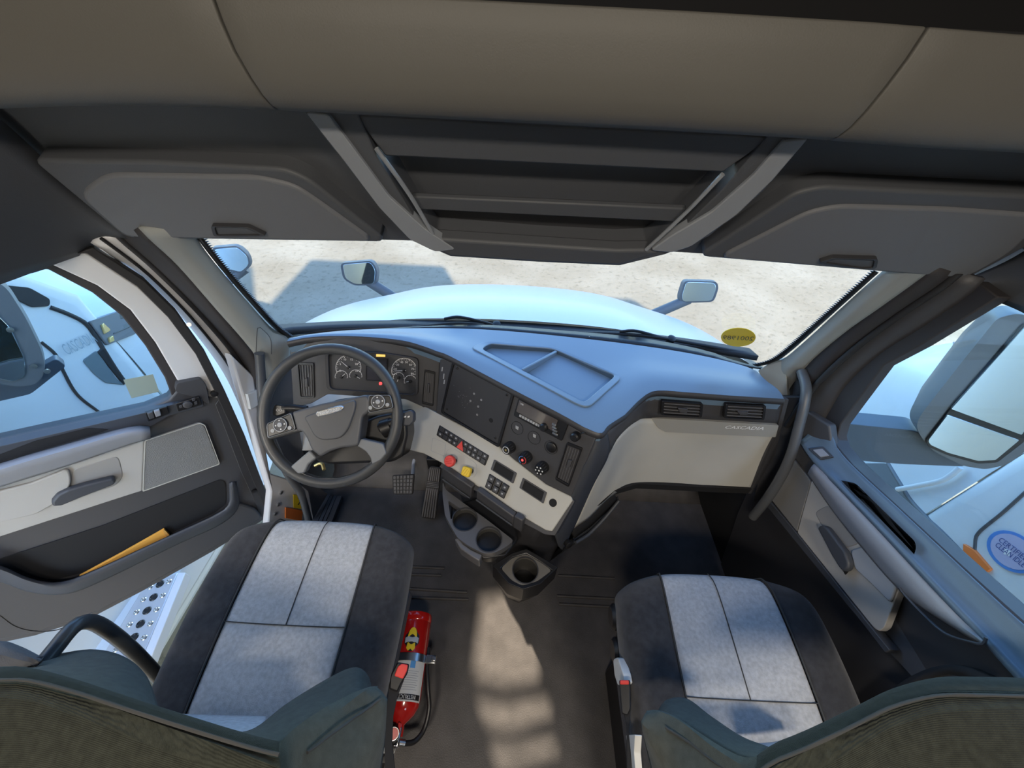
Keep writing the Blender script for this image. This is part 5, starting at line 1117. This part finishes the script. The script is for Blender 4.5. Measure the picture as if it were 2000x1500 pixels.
# sill ledge: slopes from the glass inwards
def rp(x, y, X): return at(x, y, X=X)
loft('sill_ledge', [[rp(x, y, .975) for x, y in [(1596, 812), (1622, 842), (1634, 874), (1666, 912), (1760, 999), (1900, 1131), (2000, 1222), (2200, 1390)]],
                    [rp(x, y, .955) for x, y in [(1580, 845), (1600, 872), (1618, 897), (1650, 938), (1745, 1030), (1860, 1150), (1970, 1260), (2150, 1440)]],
                    [rp(x, y, .925) for x, y in [(1562, 862), (1580, 890), (1602, 914), (1640, 945), (1740, 1050), (1850, 1165), (1928, 1247), (2100, 1440)]]], mat('sill_sky_tint', (.10, .145, .20), .42, bump=.1, bscale=600), d2, n=40, cross=8)  # sill colour carries the blue of the sky reflection
plate('front_corner_cover', [(1560, 862), (1548, 892), (1576, 928), (1600, 910), (1626, 880), (1620, 830), (1600, 818), (1578, 804), (1568, 806)], Pl((.955, .8, .8), (-1, -.25, .1)), .03, CHAR, d2, r=5, bevel=.006, seg=3)
prism('sill_pocket', [rp(x, y, .948) + V((-.003, 0, .003)) for x, y in rnd([(1636, 938), (1672, 945), (1694, 967), (1789, 1060), (1790, 1075), (1783, 1090), (1770, 1082), (1700, 1008)], 8)], (0, 0, -.004), MATTE, d2, 0)
AR = [[rp(x, y, .955) for x, y in [(1600, 905), (1645, 945), (1740, 1046), (1840, 1150), (1926, 1243)]], [rp(x, y, .925) for x, y in [(1590, 906), (1636, 952), (1733, 1056), (1834, 1163), (1924, 1252)]],
      [rp(x, y, .915) for x, y in [(1583, 914), (1622, 965), (1714, 1074), (1812, 1180), (1918, 1257)]], [rp(x, y, .935) for x, y in [(1577, 925), (1620, 990), (1683, 1070), (1768, 1163), (1908, 1256)]]]
loft('armrest_bar', AR, BAR, d2, n=28, cross=12)
tube('armrest_trim', [rp(x, y, .914) for x, y in [(1757, 1148), (1768, 1163), (1803, 1200), (1848, 1238), (1903, 1256), (1921, 1257), (1926, 1245)]], .003, NAVY, d2, 6, 24)
BP2 = Pl((.955, .5, .7), (-1, 0, .10))
plate('grab_panel', [(1585, 938), (1622, 990), (1685, 1070), (1758, 1146), (1727, 1226), (1717, 1233), (1707, 1227), (1557, 1040)], BP2, .02, DGREY, d2, r=4, bevel=.004, seg=3)
plate('grab_pocket', [(1590, 1000), (1618, 985), (1655, 1030), (1680, 1062), (1648, 1072), (1606, 1030)], BP2, .006, MATS['grab_pocket_grey'], d2, k=.0015, r=10, bevel=.004)
plate('grab_recess', [(1660, 1075), (1690, 1065), (1752, 1140), (1738, 1178), (1700, 1140), (1668, 1110)], BP2, .008, mat('grab_recess_sheen', (.33, .35, .38), .45), d2, k=.008, r=8, bevel=.006, seg=3)
plate('door_handle', [(1595, 1030), (1604, 1025), (1614, 1030), (1650, 1078), (1657, 1100), (1655, 1112), (1646, 1117), (1636, 1106), (1622, 1082)], BP2, .02, NAVY, d2, k=.028, r=5, bevel=.006, seg=3)
plate('handle_well', [(1645, 1112), (1660, 1095), (1662, 1108), (1650, 1122)], BP2, .004, MATTE, d2, k=.010, bevel=0)
plate('front_panel', [(1549, 896), (1580, 935), (1583, 941), (1556, 1038), (1503, 972)], BP2, .02, mat('front_panel_grey', (.20, .195, .19), .5), d2, r=3, bevel=.003)
plate('lower_ridge', [(1500, 975), (1556, 1042), (1706, 1231), (1738, 1270), (1728, 1275), (1690, 1225), (1545, 1048), (1494, 985)], BP2, .03, NAVY, d2, k=.004, r=3, bevel=.006, seg=3)
plate('lower_trim', [(1494, 985), (1545, 1048), (1690, 1225), (1760, 1300), (1940, 1500), (2100, 1560), (2230, 1470), (1928, 1252), (1900, 1256), (1850, 1240), (1800, 1200), (1760, 1150), (1728, 1230), (1718, 1236), (1704, 1228)], Pl((.97, .3, .6), (-1, 0, .15)), .02, NAVY, d2, bevel=.003)
loft('bottom_pocket', [[at(x, y, X=.93) for x, y in [(1640, 1420), (1720, 1360), (1790, 1315), (1850, 1298), (1900, 1308), (1960, 1340)]], [at(x, y, X=.93) for x, y in [(1640, 1440), (1740, 1378), (1800, 1332), (1850, 1316), (1890, 1328), (1940, 1360)]]], MATTE, d2, n=20, solid=.02)
plate('pocket_liner', [(1770, 1345), (1800, 1325), (1840, 1310), (1880, 1320), (1890, 1340), (1780, 1360)], Pl((.95, .2, .6), (-1, 0, .3)), .01, NAVY, d2, r=5)
wq2 = [(1578, 876), (1608, 872), (1628, 892), (1602, 898)]
WS2 = Pl(at(1603, 886, X=.948), (-.8, -.1, .75))
w2 = plate('window_switch_plate', wq2, WS2, .01, CHAR2, d2, k=.006, r=2); plate('window_switch', sub(wq2, .18, .82, .15, .8), WS2, .012, BAR, w2, k=.012, r=2, bevel=.003)
# glass and frame
GP2 = Pl((1.03, .5, 1.1), (-1, 0, 0))
plate('window_glass', [(1638, 826), (1664, 788), (1723, 709), (1793, 673), (1945, 580), (2300, 700), (2300, 1500), (2000, 1230), (1760, 1004), (1664, 918), (1636, 880), (1630, 850)], GP2, .005, SGLASS, d2, bevel=0)
FP2 = Pl((1.0, .5, 1.1), (-1, 0, 0))
prism('window_seal', [FP2(x, y) for x, y in [(1606, 832), (1630, 774), (1690, 692), (1768, 638), (1905, 548), (1950, 580), (1795, 676), (1726, 713), (1668, 792), (1642, 828), (1636, 850), (1642, 878), (1670, 916), (1764, 1002), (2000, 1224), (1996, 1232), (1755, 1006), (1658, 920), (1628, 880), (1620, 850)]], (.03, 0, 0), SEAL, d2, .003, 2)
prism('window_frame', [FP2(x, y, -.004) for x, y in [(1580, 806), (1600, 770), (1650, 722), (1720, 680), (1760, 650), (1705, 700), (1645, 778), (1614, 834), (1600, 822)]], (.03, 0, 0), WHITE_IN, d2, .003, 2)

# passenger side mirror
pm = thing('door_mirror', 'large grey side mirror with two glasses beyond the passenger window', 'mirror', at(1850, 900, Y=.86), 'side mirrors of the truck')
MP = Pl(at(1900, 760, Y=.86), (-.35, -.90, .12))
fr_ = [MP(x, y) for x, y in rnd([(1985, 612), (1947, 622), (1870, 718), (1797, 812), (1789, 834), (1802, 858), (1823, 881), (1881, 910), (1925, 917), (1969, 907), (2020, 868), (2140, 700), (2120, 640)], 12)]
cen = sum(fr_, V()) / len(fr_); n = len(fr_); md_ = [cen + (p - cen) * 1.0 - MP.n * .06 for p in fr_]; bk_ = [cen + (p - cen) * .65 - MP.n * .15 for p in fr_]
obj('mirror_housing', fr_ + md_ + bk_, [tuple(range(n)), tuple(range(3 * n - 1, 2 * n - 1, -1))] + [(a * n + i, a * n + (i + 1) % n, (a + 1) * n + (i + 1) % n, (a + 1) * n + i) for a in (0, 1) for i in range(n)], MIRBACK, pm, 50)
plate('mirror_rim', [(2000, 632), (1850, 806), (1808, 860), (1812, 872), (1852, 890), (1911, 906), (1948, 904), (2000, 864), (2110, 700)], MP, .006, BLACK, pm, k=.006, r=5)
plate('upper_glass', [(2005, 634), (1857, 799), (1996, 850), (2100, 700)], MP, .006, MIRROR, pm, k=.009, r=3)
plate('convex_glass', [(1850, 810), (1812, 860), (1816, 869), (1852, 885), (1911, 901), (1945, 899), (1992, 860)], MP, .006, MIRROR, pm, k=.009, r=4)
mv = [MP(x, y, -.05) for x, y in [(1640, 826), (1793, 842), (1830, 880), (1890, 912), (1764, 907), (1676, 900), (1645, 870)]]
prism('mirror_arm', rnd(mv, .02, 3), -MP.n * .08, MATS['mirror_arm_grey'], pm, .02, 4)

# =================================================================== details on the neighbouring trucks
from mathutils.bvhtree import BVHTree
def surface(root, names):
    """pixel -> point and normal on the outside of a truck's own panels"""
    bpy.context.view_layer.update(); dg = bpy.context.evaluated_depsgraph_get(); T = []
    for o in root.children:
        if o.name.split('.')[0] in names:
            ev = o.evaluated_get(dg); me = ev.to_mesh(); mw = o.matrix_world
            T.append(BVHTree.FromPolygons([mw @ v.co for v in me.vertices], [tuple(p.vertices) for p in me.polygons])); ev.to_mesh_clear()
    def f(x, y, k=.006):
        d = ray(x, y).normalized(); best = None
        for t in T:
            h = t.ray_cast(CAM, d)
            if h[0] is not None and (best is None or h[3] < best[3]): best = h
        if best is None: return None
        n = best[1] if best[1].dot(d) < 0 else -best[1]
        return best[0] + n * k, n
    return f
def patch(nm, px, f, m, par, k=.008, th=.012, r=0):
    px = rnd(px, r) if r else px
    H = [f(x, y, k) for x, y in px]; H = [h for h in H if h]
    if len(H) < 3: return None
    n = sum((h[1] for h in H), V()).normalized()
    return prism(nm, [h[0] for h in H], -n * th, m, par, .002)
def line(nm, px, f, r, m, par, k=.0, st=24):
    P = [f(x, y, k) for x, y in resample2(px, 16)]; P = [p[0] for p in P if p]
    if len(P) > 2: tube(nm, P, r, m, par, 8, st)
def resample2(px, n): return [(p.x, p.y) for p in resample([V((x, y, 0)) for x, y in px], n)]
SL = surface(tl, ('hood', 'cab'))
gv = patch('side_vent', [(170, 628), (237, 607), (262, 652), (205, 674)], SL, MIRBACK, tl, .012, .03, 4)
for q in ([(203, 627), (236, 614), (239, 622), (206, 636)], [(211, 646), (246, 632), (249, 640), (214, 655)]): patch('louvre', q, SL, BLACK, gv, .018)
patch('amber_lamp', [(192, 634), (201, 630), (207, 648), (198, 652)], SL, GOLD, gv, .018); patch('amber_lamp', [(206, 660), (213, 656), (216, 666), (209, 669)], SL, GOLD, gv, .018)
h0 = SL(150, 670, .006)
if h0:
    a_, b_ = SL(120, 684, .006)[0], SL(180, 657, .006)[0]; ld = b_ - a_
    text('lettering', 'CASCADIA', (a_ + b_) / 2, ld, h0[1].cross(ld), .05, mat('dull_silver', (.30, .36, .40), .4), tl, width=ld.length, depth=.006)
line('panel_gap', [(98, 600), (130, 612), (165, 630), (185, 655), (200, 680), (225, 720), (245, 748)], SL, .009, RUBBER, tl)
line('panel_gap', [(80, 668), (108, 692), (122, 722), (150, 770), (195, 806)], SL, .006, RUBBER, tl)
patch('lower_recess', [(160, 704), (188, 684), (226, 740), (245, 752), (205, 748), (182, 730)], SL, mat('recess_grey', (.13, .17, .19), .6), tl, .004, .01, 6)
patch('engine_gap', [(188, 688), (198, 680), (245, 745), (240, 752)], SL, BLACK, tl, .007)
patch('cowl_side', [(0, 556), (55, 562), (95, 584), (94, 598), (60, 600), (30, 585), (0, 588)], SL, RUBBER, tl, .008, .02, 6)
hood_mirror(tl, [(412, 484), (464, 480), (486, 500), (490, 519), (472, 535), (432, 525)], 2.42, (476, 528), (430, 560), 2.36, (.25, -1, .1))
# fairing and steps
stz = -.42
shell('fairing', [sect(-.60, [(-2.05, -1.2), (-1.70, -1.2), (-1.70, 1.1), (-2.05, 1.1)]), sect(-.44, [(-2.05, -1.2), (-1.73, -1.2), (-1.73, 1.1), (-2.05, 1.1)])], WHITE, tl, .02)
stq = [at(x, y, Z=stz) for x, y in [(283, 1152), (345, 1140), (278, 1270), (205, 1265)]]
sp_q = [(284, 1140), (347, 1118), (276, 1290), (200, 1280)]
step = prism('step_plate', [at(x, y, Z=stz) for x, y in sp_q], (0, 0, -.03), ALU, tl, .004)
prism('step_edge', [at(x, y, Z=stz + .004) for x, y in [(347, 1118), (362, 1118), (292, 1292), (276, 1290)]], (0, 0, -.06), WHITE_IN, tl, .004)
for j in range(6):
    t = .08 + j * .165
    for s_, r_ in ((.25, .007), (.55, .013), (.82, .007)):
        x, y = quadpt(sp_q, s_, t); lathe('step_hole', at(x, y, Z=stz), (0, 0, 1), [(0, r_ + .006), (.004, r_ + .003), (.004, r_), (.0015, r_ - .002), (.0015, 0)], STEEL if r_ < .010 else BLACK, step, 14)
plate('lower_step', [(90, 1295), (160, 1262), (225, 1262), (170, 1330)], Pl((0, 0, -.45), (0, 0, 1)), .03, ALU, tl, bevel=.004)

SR = surface(tr, ('hood', 'cab'))
RH = SR(1976, 1077, 0); RPx = Pl(RH[0], RH[1])
sd_ = lathe('round_decal', RPx(1976, 1077, .004), RPx.n, [(0, .078), (.002, .078), (.002, 0)], BLUEP, tr, 28)
lathe('decal_field', RPx(1976, 1077, .0065), RPx.n, [(0, .066), (.001, .066), (.001, 0)], mat('decal_pink', (.42, .40, .55), .5), sd_, 28)
ddir = RPx(1995, 1090) - RPx(1958, 1062); 
for i, s in enumerate(('CERTIFIED', 'CLEAN IDLE')):
    text('decal_text', s, RPx(1980 - i * 7, 1073 + i * 10, .008), ddir, RPx.n.cross(ddir), .022, mat('decal_navy', (.05, .08, .25), .5), sd_, width=.10)
plate('decal_tag', [(1962, 1072), (1974, 1076), (1972, 1086), (1960, 1082)], RPx, .001, LABEL, sd_, k=.0085, bevel=0)
patch('side_marker', [(1886, 1062), (1908, 1075), (1940, 1112), (1932, 1118), (1885, 1090)], SR, ORANGE, tr, .012, .02)
line('body_gap', [(2010, 955), (1960, 1000), (1912, 1040), (1905, 1062), (1904, 1085)], SR, .006, CHAR, tr)
line('body_gap', [(1735, 905), (1762, 950), (1790, 990), (1870, 1070), (2000, 1215)], SR, .010, MIRBACK, tr)
line('grab_rail', [(1765, 958), (1800, 952), (1850, 942), (1872, 930), (1890, 915)], SR, .012, WHITE, tr, .03)
patch('wheel_arch', [(1655, 905), (1735, 905), (1765, 950), (1790, 1000), (1830, 1042), (1760, 1000), (1700, 945)], SR, MIRBACK, tr, .006, .01, 6)
em = patch('side_vent', [(1862, 666), (1872, 664), (1898, 678), (1896, 706), (1874, 718), (1858, 708)], SR, MIRBACK, tr, .012, .02, 5)
if em: patch('louvre', [(1870, 678), (1892, 684), (1890, 694), (1868, 688)], SR, CHROME, em, .02); patch('louvre', [(1868, 694), (1888, 702), (1880, 710), (1866, 704)], SR, CHAR, em, .02)
